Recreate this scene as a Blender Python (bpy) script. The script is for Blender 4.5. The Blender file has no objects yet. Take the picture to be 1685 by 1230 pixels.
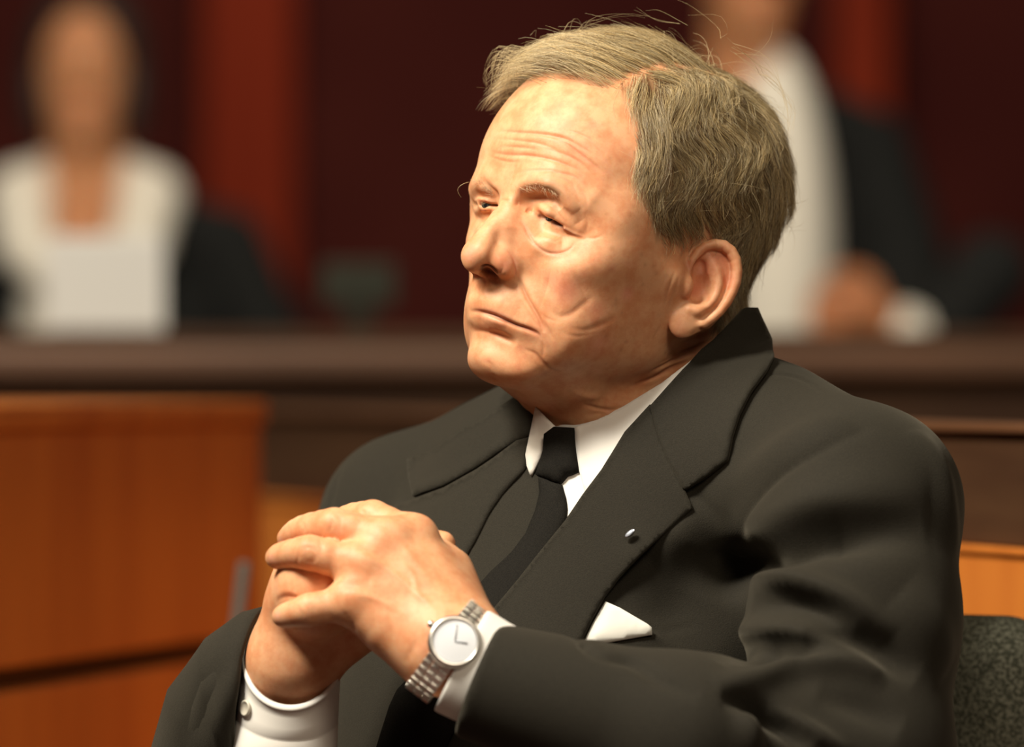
import bpy, math, os, random
import numpy as np
from mathutils import Vector, Matrix
from mathutils.bvhtree import BVHTree
from mathutils.kdtree import KDTree

# ------------------------------------------------------------------ camera, light, exposure
FPX = 10400.0          # focal length in pixels of the 1685 px wide frame
CZ = 1.12              # camera height (m)
sc = bpy.context.scene
col = sc.collection
camd = bpy.data.cameras.new('camera')
camd.sensor_width = 36.0
camd.lens = 36.0 * FPX / 1685.0
camd.clip_start = 0.1; camd.clip_end = 60
camd.dof.use_dof = True
camd.dof.focus_distance = 3.93
camd.dof.aperture_fstop = 4.3
cam = bpy.data.objects.new('camera', camd); col.objects.link(cam)
cam.location = (0, 0, CZ); cam.rotation_euler = (math.radians(90), 0, 0)
sc.camera = cam
sc.view_settings.view_transform = 'Standard'
sc.view_settings.look = 'None'
sc.view_settings.exposure = 0.0
sc.view_settings.gamma = 1.0
sc.view_settings.use_curve_mapping = False
world = bpy.data.worlds.new('world'); sc.world = world
world.use_nodes = True
world.node_tree.nodes['Background'].inputs['Color'].default_value = (1.0, 0.80, 0.62, 1)
world.node_tree.nodes['Background'].inputs['Strength'].default_value = 0.05

def area(name, loc, target, size, power, color, size_y=None):
    l = bpy.data.lights.new(name, 'AREA'); l.energy = power; l.color = color
    l.shape = 'RECTANGLE' if size_y else 'SQUARE'; l.size = size
    if size_y: l.size_y = size_y
    o = bpy.data.objects.new(name, l); col.objects.link(o)
    o.location = loc
    o.rotation_euler = (Vector(target) - Vector(loc)).to_track_quat('-Z', 'Y').to_euler()
    return o
area('unseen_area_light', (-1.02, 2.98, 2.88), (0.03, 4.0, 1.15), 0.5, 79, (1.0, 0.92, 0.79))
area('unseen_area_light', (0.75, 1.7, 2.75), (0.05, 4.0, 1.1), 0.8, 25, (1.0, 0.82, 0.62))  # added fill from the camera side, not a ceiling fixture
area('unseen_area_light', (-1.5, 3.4, 2.9), (-0.45, 5.2, 0.9), 0.7, 42, (1.0, 0.86, 0.66))  # added lamp to brighten the desk front; no real panel there
area('unseen_area_light', (1.6, 7.2, 2.9), (0.6, 8.6, 1.0), 1.0, 30, (1.0, 0.85, 0.66))  # added lamp for the right background, no fixture overhead
area('unseen_area_light', (-1.2, 7.0, 2.9), (-0.7, 8.6, 1.0), 1.0, 50, (1.0, 0.85, 0.66))  # added lamp for the left background, likewise without a fixture
area('unseen_area_light', (0.0, 10.3, 2.95), (0.0, 12.0, 1.4), 1.2, 9, (1.0, 0.80, 0.60))  # added wash for the back wall, no lamp known there

# ------------------------------------------------------------------ sdf kit (millimetres)
f32 = np.float32
def V3(*a): return np.array(a, f32)
def PX(px, py, d=0.0):
    D = 4000.0 + d
    return np.array([(px - 842.5) * D / FPX, d, -(py - 615.0) * D / FPX], f32)
def PXA(lst): return [PX(*p) for p in lst]
def sph(P, c, r): return np.linalg.norm(P - c, axis=1) - r
def ell(P, c, r, M=None):
    q = P - c
    if M is not None: q = q @ M
    r = np.asarray(r, f32)
    k0 = np.linalg.norm(q / r, axis=1); k1 = np.linalg.norm(q / (r * r), axis=1)
    return k0 * (k0 - 1.0) / np.maximum(k1, 1e-6)
def cap(P, a, b, ra, rb=None):
    if rb is None: rb = ra
    ba = b - a; q = P - a
    h = np.clip(q @ ba / max(float(ba @ ba), 1e-6), 0, 1)
    return np.linalg.norm(q - h[:, None] * ba, axis=1) - (ra + (rb - ra) * h)
def smin(a, b, k):
    h = np.maximum(k - np.abs(a - b), 0) / k
    return np.minimum(a, b) - h * h * k * 0.25
def smax(a, b, k): return -smin(-a, -b, k)
def chain(P, pts, rad, k=0.0):
    d = None
    for i in range(len(pts) - 1):
        e = cap(P, np.asarray(pts[i], f32), np.asarray(pts[i + 1], f32), rad[i], rad[i + 1])
        d = e if d is None else (smin(d, e, k) if k else np.minimum(d, e))
    return d
def spline(pts, n):
    pts = np.asarray(pts, float); m = len(pts)
    if m < 3:
        t = np.linspace(0, 1, n)[:, None]; return pts[0] * (1 - t) + pts[-1] * t
    Q = np.vstack([2 * pts[0] - pts[1], pts, 2 * pts[-1] - pts[-2]])
    out = []
    for u in np.linspace(0, m - 1 - 1e-6, n):
        i = int(u); t = u - i
        a, b, c, d = Q[i], Q[i + 1], Q[i + 2], Q[i + 3]
        out.append(0.5 * ((2 * b) + (-a + c) * t + (2 * a - 5 * b + 4 * c - d) * t * t + (-a + 3 * b - 3 * c + d) * t ** 3))
    return np.array(out)
def rotm(rx, ry, rz):
    return np.array(Matrix.Rotation(rz, 3, 'Z') @ Matrix.Rotation(ry, 3, 'Y') @ Matrix.Rotation(rx, 3, 'X'), f32)
def basis(z, x):
    z = np.asarray(z, float); z /= np.linalg.norm(z); x = np.asarray(x, float); x = x - z * (x @ z); x /= np.linalg.norm(x)
    return np.stack([x, np.cross(z, x), z], 1).astype(f32)     # columns = local axes

def evalc(f, P, n=400000):
    return np.concatenate([f(P[i:i + n]) for i in range(0, len(P), n)]) if len(P) else np.zeros(0, f32)
def surface(f, lo, hi, h, sub=0, iters=3):
    lo = np.asarray(lo, f32); hi = np.asarray(hi, f32); C = 4
    n = (np.ceil((hi - lo) / (h * C)).astype(int)) + 1          # coarse points
    ax = [lo[i] + np.arange(n[i]) * h * C for i in range(3)]
    G = np.stack(np.meshgrid(*ax, indexing='ij'), -1).reshape(-1, 3).astype(f32)
    dc = evalc(f, G).reshape(n)
    near = np.abs(dc) < h * C * 2.2
    nf = (n - 1) * C + 1
    val = np.repeat(np.repeat(np.repeat(dc, C, 0), C, 1), C, 2)
    msk = np.repeat(np.repeat(np.repeat(near, C, 0), C, 1), C, 2)
    off = C // 2
    val = val[off:off + nf[0], off:off + nf[1], off:off + nf[2]].copy()
    msk = msk[off:off + nf[0], off:off + nf[1], off:off + nf[2]]
    nf = np.array(val.shape)
    idx = np.argwhere(msk)
    val[msk] = evalc(f, (lo + idx * h).astype(f32))
    s = val < 0
    acc = np.zeros(tuple(nf - 1) + (3,), f32); cnt = np.zeros(tuple(nf - 1), f32)
    cor = [(i, j, k) for i in (0, 1) for j in (0, 1) for k in (0, 1)]
    def sl(c): return tuple(slice(c[i], nf[i] - 1 + c[i]) for i in range(3))
    for a in cor:
        for ax_ in range(3):
            if a[ax_]: continue
            b = list(a); b[ax_] = 1
            va, vb = val[sl(a)], val[sl(b)]
            m = (va < 0) != (vb < 0)
            t = np.where(m, va / np.where(m, va - vb, 1), 0)
            p = np.zeros(3, f32); p[:] = a
            acc += np.where(m[..., None], p, 0)
            acc[..., ax_] += np.where(m, t, 0); cnt += m
    act = cnt > 0
    vid = -np.ones(act.shape, int); vid[act] = np.arange(act.sum())
    ids = np.argwhere(act)
    Vv = lo + (ids + acc[act] / cnt[act][:, None]) * h
    F = []
    for a in range(3):
        b, c = (a + 1) % 3, (a + 2) % 3
        s0 = [slice(None)] * 3; s1 = [slice(None)] * 3
        s0[a] = slice(0, nf[a] - 1); s1[a] = slice(1, nf[a])
        e = s[tuple(s0)] != s[tuple(s1)]
        q = np.argwhere(e); ok = (q[:, b] > 0) & (q[:, c] > 0) & (q[:, b] < nf[b] - 1) & (q[:, c] < nf[c] - 1); q = q[ok]
        ins = s[tuple(s0)][tuple(q.T)]
        def g(db, dcc):
            r = q.copy(); r[:, b] -= db; r[:, c] -= dcc; return vid[tuple(r.T)]
        quad = np.stack([g(0, 0), g(1, 0), g(1, 1), g(0, 1)], 1)
        quad[~ins] = quad[~ins][:, ::-1]
        F.append(quad)
    F = np.concatenate(F)
    Vv = Vv.astype(f32)
    # relax a little, then project onto the true surface
    Vv = project(f, relax(Vv, F, 2), iters)
    for _ in range(sub):
        Vv, F = subdiv(Vv, F); Vv = project(f, relax(Vv, F, 1), 2)
    return Vv, F
def relax(Vv, F, n):
    for _ in range(n):
        a = np.zeros_like(Vv, dtype=np.float64); c = np.zeros(len(Vv))
        for i in range(4):
            j = (i + 1) % 4
            for k in range(3): a[:, k] += np.bincount(F[:, i], Vv[F[:, j], k], len(Vv)) + np.bincount(F[:, j], Vv[F[:, i], k], len(Vv))
            c += np.bincount(F[:, i], minlength=len(Vv)) + np.bincount(F[:, j], minlength=len(Vv))
        Vv = (Vv * 0.5 + 0.5 * a / np.maximum(c, 1)[:, None]).astype(f32)
    return Vv
def project(f, Vv, n):
    e = 0.25; T = np.array([[1, 1, 1], [1, -1, -1], [-1, 1, -1], [-1, -1, 1]], f32) * e
    for _ in range(n):
        d4 = [evalc(f, Vv + t) for t in T]
        g = sum(d[:, None] * t for d, t in zip(d4, T)) / (4 * e * e)
        d = sum(d4) / 4
        gl = np.maximum((g * g).sum(1), 0.15)
        Vv = (Vv - np.clip(d / gl, -2, 2)[:, None] * g).astype(f32)
    return Vv
def subdiv(Vv, F):
    n = len(Vv)
    E = np.concatenate([np.stack([F[:, i], F[:, (i + 1) % 4]], 1) for i in range(4)])
    E.sort(axis=1)
    key = E[:, 0].astype(np.int64) * n + E[:, 1]
    u, inv = np.unique(key, return_inverse=True)
    ep = np.stack([u // n, u % n], 1)
    EV = Vv[ep].mean(1); FV = Vv[F].mean(1)
    m = len(F); ei = inv.reshape(4, m) + n; fi = np.arange(m) + n + len(u)
    Q = [np.stack([F[:, i], ei[i], fi, ei[(i + 3) % 4]], 1) for i in range(4)]
    return np.vstack([Vv, EV, FV]).astype(f32), np.concatenate(Q)
def keepbig(Vv, F, minfrac=0.02):
    """drop stray islands"""
    lab = np.arange(len(Vv))
    for _ in range(4000):
        m = lab[F].min(1); new = lab.copy()
        for i in range(4): np.minimum.at(new, F[:, i], m)
        new = new[new]
        if (new == lab).all(): break
        lab = new
    u, c = np.unique(lab, return_counts=True)
    good = np.isin(lab, u[c > minfrac * len(Vv)])
    mp = -np.ones(len(Vv), int); mp[good] = np.arange(good.sum())
    F = F[good[F].all(1)]
    return Vv[good], mp[F]
def normals(Vv, F):
    a = np.cross(Vv[F[:, 2]] - Vv[F[:, 0]], Vv[F[:, 3]] - Vv[F[:, 1]])
    N = np.zeros((len(Vv), 3))
    for i in range(4):
        for k in range(3): N[:, k] += np.bincount(F[:, i], a[:, k], len(Vv))
    l = np.linalg.norm(N, axis=1); return N / np.maximum(l, 1e-9)[:, None]

class Clay:
    """a surface worked with strokes: each stroke is a line on the surface, pushed or pulled and tinted"""
    def __init__(s, Vv, F, base=(1, 1, 1)):
        s.V = Vv.astype(np.float64); s.F = F
        s.N = normals(s.V, F); s.C = np.tile(np.array(base, float), (len(Vv), 1)); s.bvh = None
    def refresh(s): s.N = normals(s.V, s.F); s.bvh = None
    def tree(s):
        if s.bvh is None: s.bvh = BVHTree.FromPolygons(s.V.tolist(), s.F.tolist())
        return s.bvh
    def hit(s, px, py, lift=0.0, far=False):
        o = Vector((0, -4000, 0)); d = (Vector(PX(px, py, 0).tolist()) - o).normalized()
        loc, nor, i, dist = s.tree().ray_cast(o, d)
        if loc is None: return None
        if far:
            p = loc
            while True:
                l2, n2, i, dd = s.tree().ray_cast(p + d * 0.5, d)
                if l2 is None: break
                p = l2; nor = n2
            loc = p
        return np.array(loc) + np.array(nor) * lift
    def line(s, pts, dense=None, sm=True):
        h = [np.array(p, float) if len(p) == 3 else s.hit(*p) for p in pts]
        h = [p for p in h if p is not None]
        if len(h) < 2: return None
        if sm: return spline(h, dense or max(8, len(h) * 7))
        return np.array(h)
    def w(s, L, rmax):
        lo = L.min(0) - rmax; hi = L.max(0) + rmax
        ix = np.where(((s.V > lo) & (s.V < hi)).all(1))[0]
        P = s.V[ix]; best = np.full(len(ix), 1e9); bt = np.zeros(len(ix)); n = len(L) - 1
        side = np.zeros((len(ix), 3))
        for i in range(n):
            a, b = L[i], L[i + 1]; ba = b - a
            h = np.clip((P - a) @ ba / max(ba @ ba, 1e-9), 0, 1)
            q = P - a - h[:, None] * ba; d = np.linalg.norm(q, axis=1)
            m = d < best; best[m] = d[m]; bt[m] = (i + h[m]) / n; side[m] = q[m]
        return ix, best, bt, side
    def stroke(s, pts, r, amp, kind='g', taper=True, tint=None, tr=None, ta=0.5, vis=True):
        L = pts if isinstance(pts, np.ndarray) else s.line(pts)
        if L is None: return
        R = r * (4.2 if kind == 'c' else 2.6); R = max(R, (tr or 0) * 2.4)
        ix, d, t, side = s.w(L, R)
        tp = np.sin(np.pi * np.clip(t, 0, 1)) ** 0.8 if taper else 1.0
        if taper == 'in': tp = np.clip(t * 2.5, 0, 1)
        if taper == 'out': tp = np.clip((1 - t) * 2.5, 0, 1)
        if kind == 'g': w = np.exp(-(d / r) ** 2)
        elif kind == 'c': w = 0.62 * (-np.exp(-(d / r) ** 2) + 0.2 * np.exp(-((d - 2.5 * r) / (1.6 * r)) ** 2))
        elif kind == 's':
            # a step: raised on one side of the line. side by screen-up of the offset
            u = side[:, 2] * 0.8 - side[:, 0] * 0.2
            w = np.exp(-(d / (r * 1.3)) ** 2) * np.tanh(u / (r * 0.35))
        s.V[ix] += s.N[ix] * (amp * w * tp)[:, None]
        if tint is not None:
            a = np.clip(ta * np.exp(-(d / (tr or r)) ** 2) * (tp if taper else 1), 0, 1)[:, None]
            s.C[ix] = s.C[ix] * (1 - a) + np.array(tint) * a
        s.bvh = None if abs(amp) > 1.5 else s.bvh
    def paint(s, pts, r, c, a, taper=False):
        L = pts if isinstance(pts, np.ndarray) else (s.line(pts) if len(pts) > 1 else None)
        if L is None:
            h = s.hit(*pts[0]) if len(pts[0]) == 2 else np.array(pts[0], float)
            if h is None: return
            L = np.array([h, h + 0.01])
        ix, d, t, _ = s.w(L, r * 2.4)
        al = (a * np.exp(-(d / r) ** 2))[:, None]
        s.C[ix] = s.C[ix] * (1 - al) + np.array(c) * al

def to_world(V): 
    V = np.asarray(V, np.float64) / 1000.0
    return V + np.array([0, 4.0, CZ])
def mesh_obj(name, Vv, F, mat, parent=None, C=None, smooth=True, uvs=None):
    me = bpy.data.meshes.new(name)
    W = to_world(Vv)
    if len(set(len(f) for f in F[:50])) == 1 and len(set(map(len, F))) == 1:
        F = np.asarray(F)
        k = F.shape[1]
        me.vertices.add(len(W)); me.vertices.foreach_set('co', W.astype(f32).ravel())
        me.loops.add(F.size); me.loops.foreach_set('vertex_index', F.astype(np.int32).ravel())
        me.polygons.add(len(F)); me.polygons.foreach_set('loop_start', np.arange(0, F.size, k, dtype=np.int32))
        me.update(calc_edges=True); me.validate()
    else:
        me.from_pydata(W.tolist(), [], [list(map(int, f)) for f in F]); me.update()
    if smooth: me.polygons.foreach_set('use_smooth', [True] * len(me.polygons))
    if C is not None:
        at = me.color_attributes.new('tint', 'FLOAT_COLOR', 'POINT')
        at.data.foreach_set('color', np.hstack([C, np.ones((len(C), 1))]).astype(f32).ravel())
    me.materials.append(mat)
    o = bpy.data.objects.new(name, me); col.objects.link(o)
    if parent: o.parent = parent
    return o
def tag(o, label=None, cat=None, group=None, kind=None):
    if label: o['label'] = label
    if cat: o['category'] = cat
    if group: o['group'] = group
    if kind: o['kind'] = kind
    return o

# ------------------------------------------------------------------ materials
def new_mat(name, color=(0.8, 0.8, 0.8), rough=0.6, metal=0.0, spec=0.5):
    m = bpy.data.materials.new(name); m.use_nodes = True
    b = m.node_tree.nodes['Principled BSDF']
    b.inputs['Base Color'].default_value = (*color, 1); b.inputs['Roughness'].default_value = rough
    b.inputs['Metallic'].default_value = metal; b.inputs['Specular IOR Level'].default_value = spec
    return m
def N(m, t, **kw):
    n = m.node_tree.nodes.new(t)
    for k, v in kw.items():
        if hasattr(n, k): setattr(n, k, v)
        else: n.inputs[k].default_value = v
    return n
def lk(m, a, b): m.node_tree.links.new(a, b)
def noise_color(m, c1, c2, scale, detail=4, stretch=None, ramp=(0.35, 0.65), coord='Object', bump=0.0, bscale=None):
    b = m.node_tree.nodes['Principled BSDF']
    tc = N(m, 'ShaderNodeTexCoord'); src = tc.outputs[coord]
    if stretch:
        mp = N(m, 'ShaderNodeMapping'); mp.inputs['Scale'].default_value = stretch; lk(m, src, mp.inputs['Vector']); src = mp.outputs[0]
    no = N(m, 'ShaderNodeTexNoise'); no.inputs['Scale'].default_value = scale; no.inputs['Detail'].default_value = detail
    lk(m, src, no.inputs['Vector'])
    r = N(m, 'ShaderNodeValToRGB'); r.color_ramp.elements[0].position = ramp[0]; r.color_ramp.elements[1].position = ramp[1]
    r.color_ramp.elements[0].color = (*c1, 1); r.color_ramp.elements[1].color = (*c2, 1)
    lk(m, no.outputs['Fac'], r.inputs[0]); lk(m, r.outputs[0], b.inputs['Base Color'])
    if bump:
        n2 = N(m, 'ShaderNodeTexNoise'); n2.inputs['Scale'].default_value = bscale or scale; lk(m, src, n2.inputs['Vector'])
        bp = N(m, 'ShaderNodeBump'); bp.inputs['Strength'].default_value = bump; bp.inputs['Distance'].default_value = 0.001
        lk(m, n2.outputs['Fac'], bp.inputs['Height']); lk(m, bp.outputs[0], b.inputs['Normal'])
    return r
def skin_mat():
    m = new_mat('skin', rough=0.52, spec=0.4); b = m.node_tree.nodes['Principled BSDF']
    at = N(m, 'ShaderNodeVertexColor'); at.layer_name = 'tint'
    tc = N(m, 'ShaderNodeTexCoord')
    n1 = N(m, 'ShaderNodeTexNoise'); n1.inputs['Scale'].default_value = 70; n1.inputs['Detail'].default_value = 6; n1.inputs['Roughness'].default_value = 0.65
    lk(m, tc.outputs['Object'], n1.inputs['Vector'])
    r = N(m, 'ShaderNodeValToRGB'); e = r.color_ramp.elements
    e[0].position = 0.36; e[0].color = (0.84, 0.62, 0.50, 1); e[1].position = 0.6; e[1].color = (1.0, 1.0, 1.0, 1)
    lk(m, n1.outputs['Fac'], r.inputs[0])
    mx = N(m, 'ShaderNodeMix', data_type='RGBA', blend_type='MULTIPLY'); mx.inputs[0].default_value = 0.8
    lk(m, at.outputs[0], mx.inputs[6]); lk(m, r.outputs[0], mx.inputs[7])
    lk(m, mx.outputs[2], b.inputs['Base Color'])
    n2 = N(m, 'ShaderNodeTexNoise'); n2.inputs['Scale'].default_value = 900; n2.inputs['Detail'].default_value = 3
    lk(m, tc.outputs['Object'], n2.inputs['Vector'])
    bp = N(m, 'ShaderNodeBump'); bp.inputs['Strength'].default_value = 0.12; bp.inputs['Distance'].default_value = 0.0006
    lk(m, n2.outputs['Fac'], bp.inputs['Height']); lk(m, bp.outputs[0], b.inputs['Normal'])
    b.inputs['Subsurface Weight'].default_value = 0.35
    b.inputs['Subsurface Radius'].default_value = (1.0, 0.35, 0.15)
    b.inputs['Subsurface Scale'].default_value = 0.004
    return m
SKIN = skin_mat()
SK = (0.77, 0.405, 0.215)        # general skin colour

# ------------------------------------------------------------------ the man's head
HM = np.array([[0.754, -0.630, 0.185], [-0.650, -0.756, 0.078], [-0.091, 0.179, 0.980]])
_u, _s, _v = np.linalg.svd(HM); HM = (np.array(Matrix.Rotation(math.radians(-5), 3, 'Z')) @ _u @ _v).astype(f32)     # columns: subject left, forward, up
HO = PX(991.0, 450.0, 0)
def h2w(p): return np.asarray(p, float) @ HM.T + HO
def w2h(P): return (P - HO) @ HM

def head_sdf(P):
    q = w2h(P).astype(f32)
    ax = q.copy(); ax[:, 0] = np.abs(ax[:, 0])        # mirrored features
    d = ell(q, V3(0, -2, 58), (79, 96, 89))
    d = smin(d, ell(q, V3(0, -32, 62), (82, 80, 80)), 14)
    d = smin(d, ell(q, V3(0, 36, 56), (66, 60, 56)), 14)
    d = smin(d, ell(q, V3(0, 40, -2), (58, 50, 62)), 16)
    d = smin(d, ell(ax, V3(44, 60, -4), (21, 24, 19)), 16)
    d = smin(d, cap(ax, V3(52, 60, -2), V3(66, 12, 4), 10, 9), 16)
    d = smin(d, chain(ax, [V3(60, 8, 0), V3(53, 10, -44), V3(17, 68, -70)], [12, 12, 13]), 24)
    d = smin(d, ell(ax, V3(50, 30, -26), (17, 32, 36)), 18)
    d = smin(d, ell(ax, V3(56, 44, 20), (16, 24, 24)), 16)
    d = smin(d, ell(q, V3(0, 78, -76), (26, 19, 17)), 14)
    d = smin(d, ell(q, V3(0, 70, -42), (38, 32, 34)), 14)
    d = smin(d, ell(ax, V3(34, 52, -40), (25, 32, 34)), 16)
    # neck
    d = smin(d, cap(q, V3(0, -43, -30), V3(0, -68, -190), 66, 68), 26)
    d = smin(d, ell(q, V3(0, 22, -74), (37, 42, 20)), 20)
    d = smin(d, ell(q, V3(2, -16, -92), (40, 34, 30)), 20)
    # brow
    d = smin(d, chain(ax, [V3(8, 91, 42), V3(30, 88, 44), V3(50, 72, 38), V3(58, 58, 26)], [8, 8, 8, 7]), 12)
    # sockets
    d = smax(d, -ell(ax, V3(30, 98, 24), (17, 17, 12)), 12)
    # lids over the eyeballs, hooded
    d = smin(d, sph(ax, V3(31, 70, 22), 14.6), 5)
    d = smin(d, chain(ax, [V3(20, 86, 31), V3(34, 87, 30), V3(48, 74, 24)], [4, 4.5, 4]), 7)
    # under-eye bag
    d = smin(d, chain(ax, [V3(20, 84, 11), V3(32, 84, 7), V3(44, 75, 10)], [4, 5, 4]), 8)
    d = smin(d, chain(ax, [V3(13, 84, 24), V3(16, 86, 10), V3(20, 84, -4)], [6, 8, 9]), 10)
    d = smin(d, chain(ax, [V3(6, 94, 22), V3(9, 97, 8), V3(12, 95, -8)], [6, 8, 9]), 9)
    # nose
    d = smin(d, chain(q, [V3(0, 91, 34), V3(0, 99, 18), V3(0, 108, 2), V3(0, 112, -10)], [8, 8.5, 9.5, 11]), 9)
    d = smin(d, ell(q, V3(0, 111, -10), (13, 12, 11)), 6)
    d = smin(d, ell(ax, V3(14, 97, -14), (8.5, 13, 9)), 6)
    d = smin(d, cap(q, V3(0, 114, -17), V3(0, 102, -21), 5, 4.5), 5)
    d = smax(d, -ell(ax, V3(7.5, 103, -23), (4.2, 7.5, 5.5)), 2.5)
    # lips
    d = smin(d, chain(ax, [V3(0, 99, -41), V3(10, 98, -41.5), V3(22, 91, -45)], [4, 3.5, 2]), 6)
    d = smin(d, chain(ax, [V3(0, 97.5, -50), V3(10, 96.5, -50), V3(22, 89, -50)], [4, 4, 2]), 6)
    # ears
    d = smin(d, ear_sdf(ax), 3.0)
    return d

EB = None
def ear_sdf(ax):
    # plate frame: origin at ear canal; u backward, v up, n outward
    n = np.array([0.86, 0.48, 0.06]); v = np.array([0.06, -0.22, 0.97])
    global EB
    if EB is None:
        n = n / np.linalg.norm(n); v = v - n * (v @ n); v /= np.linalg.norm(v); u = np.cross(v, n)
        if u[1] > 0: u = -u
        EB = np.stack([u, v, n], 1).astype(f32)
    out = np.full(len(ax), 60.0, f32)
    c = V3(74, -2, 0)
    r = ax - c; near = np.where((r * r).sum(1) < 70 ** 2)[0]
    if len(near) == 0: return out
    q = (ax[near] - c) @ EB
    # plate, dished
    bend = q.copy(); bend[:, 2] -= 0.006 * (q[:, 0] ** 2) * 0.6
    d = ell(bend, V3(11, 4, 2.0), (18.5, 31, 5.0))
    hel = [V3(-1, 4, 2), V3(-3, 16, 5), V3(2, 29, 6), V3(13, 35, 7), V3(24, 31, 8), V3(30, 19, 9), V3(29.5, 5, 9), V3(24, -10, 8), V3(16, -21, 6)]
    hl = spline(hel, 16)
    d = smin(d, chain(q, hl, np.interp(np.linspace(0, 1, 16), [0, .15, .4, .8, 1], [3.0, 3.0, 3.6, 3.4, 3.0])), 2.5)
    # antihelix
    ah = spline([V3(9, 25, 4), V3(17, 17, 6), V3(20, 5, 7.5), V3(16, -7, 7.5), V3(9, -13.5, 7)], 10)
    d = smin(d, chain(q, ah, [2.5, 3, 3.2, 3.2, 3.2, 3.2, 3.1, 3.0, 3.0, 3.2]), 3)
    # lobe
    d = smin(d, ell(q, V3(3.5, -25, 3.6), (9.2, 10.5, 3.9)), 7)
    # concha
    d = smax(d, -ell(q, V3(6, 3, 6.5), (9.0, 12, 9.0)), 3)
    d = smax(d, -ell(q, V3(4, 14, 6.0), (5.5, 8, 6.5)), 2.5)
    # tragus
    d = smin(d, ell(q, V3(-3, -1, 6.5), (4.6, 8, 3.6)), 3)
    d = smin(d, cap(q, V3(4, -15, 6), V3(10, -14, 7), 2.6, 3.0), 3)
    # root joining the head
    d = smin(d, cap(q, V3(3, 12, -10), V3(6, -14, -10), 11, 8), 5)
    out[near] = d
    return out

import time
t0=time.time()
corners=np.array([[x,y,z] for x in(-92,105) for y in(-112,130) for z in(-135,138)],float)
W=h2w(corners); lo=W.min(0);hi=W.max(0)
H_ = 2.6;SUB = 2
Vh0,Fh0=surface(head_sdf,lo,hi,3.4,0)
Vh0,Fh0=keepbig(Vh0,Fh0)
Vh,Fh=surface(head_sdf,lo,hi,H_,SUB)
Vh,Fh=keepbig(Vh,Fh)
WARP = [((925, 345), (918, 366)), ((884, 355), (880, 353)), ((790, 318), (797, 336)), ((826, 322), (838, 329)), ((752, 412), (764, 412)), ((778, 422), (786, 420)),
        ((864, 440), (852, 440)), ((838, 470), (838, 463)), ((790, 468), (788, 457)), ((783, 518), (797, 517)), ((849, 533), (880, 546)), ((771, 606), (789, 588)),
        ((741, 606), (773, 592)), ((790, 658), (812, 632)), ((744, 410), (770, 402)), ((742, 500), (766, 498)), ((748, 560), (771, 556)), ((770, 290), (771, 286)),
        ((1120, 553), (1126, 553)), ((1185, 390), (1170, 399)), ((1231, 450), (1216, 450)), ((1125, 470), (1128, 478)), ((808, 190), (815, 190)), ((1000, 350), (1000, 350)),
        ((950, 240), (950, 240)), ((1000, 120), (1000, 120)), ((1200, 200), (1200, 200)), ((1270, 300), (1262, 300)), ((975, 450), (975, 450)), ((1030, 560), (1030, 556)), ((950, 610), (950, 600)), ((930, 300), (925, 308))]
_c = Clay(Vh, Fh)
_s = []; _t = []
for (a, b) in WARP:
    h = _c.hit(*a)
    if h is None: continue
    _s.append(h); _t.append(PX(b[0], b[1], h[1]) - PX(a[0], a[1], h[1]))
_s = np.array(_s); _t = np.array(_t, float)
SG = 30.0
def _rb(A, B): return np.exp(-((A[:, None] - B[None]) ** 2).sum(-1) / (2 * SG * SG))
WW = np.linalg.solve(_rb(_s, _s) + 0.03 * np.eye(len(_s)), _t)
def warp(P):
    P = np.asarray(P, float); out = P.copy()
    for i in range(0, len(P), 50000): out[i:i + 50000] += _rb(P[i:i + 50000], _s) @ WW
    return out
Vh = warp(Vh); Vh0 = warp(Vh0)

def c1(*p): return [(740 + x / 2.905, y / 2.905) for x, y in p]
def c2(*p): return [(740 + x / 5.59, 240 + y / 5.59) for x, y in p]
def c3(*p): return [(740 + x / 3.843, 400 + y / 3.843) for x, y in p]
def c4(*p): return [(1000 + x / 4.1, 340 + y / 4.1) for x, y in p]
head0 = Clay(Vh, Fh, SK)
head = Clay(Vh, Fh, SK)
h = head
DK = (0.50, 0.20, 0.10); RD = (0.80, 0.32, 0.20)
# --- broad forms first
h.stroke(c2((560, 430), (700, 360), (860, 350), (1000, 400), (1100, 500), (1180, 600)), 4.5, 2.6)
h.stroke(c2((650, 500), (740, 490), (850, 480), (960, 510), (1030, 580)), 3.6, -2.6)           # brow ridge
h.stroke(c2((640, 520), (720, 570)), 4, -3.0, taper=False)                                                     # inner corner hollow
h.stroke(c2((1000, 470), (1110, 580), (1190, 700)), 4.0, 2.2)                                               # hood over the outer lid
h.stroke(c2((820, 560), (900, 610), (960, 660)), 2.2, 1.2)                                                   # visible upper lid
h.stroke(c2((820, 820), (920, 880), (1030, 880)), 4.2, 2.0)                                                    # eye bag
h.stroke(c2((300, 330), (420, 440)), 3.5, -2.0, taper=False)                                                   # far socket
h.stroke(c3((620, 270), (720, 300), (820, 260)), 11, 2.5)                                                     # cheek
h.stroke(c3((330, 180), (390, 190)), 4.0, 1.0)                                                                # wing of the nose
h.stroke(c3((160, 320), (300, 360), (420, 440)), 6, 1.2)                                                     # upper lip mass
h.stroke(c3((200, 480), (290, 500), (360, 520)), 2.6, 1.0)                                                    # lower lip
h.stroke(c3((250, 565), (330, 590), (420, 640)), 3.2, -1.6)                                                  # under the lip
h.stroke(c3((180, 680), (230, 720)), 8, 1.5, taper=False)                                                      # chin pad
h.refresh()
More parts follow.
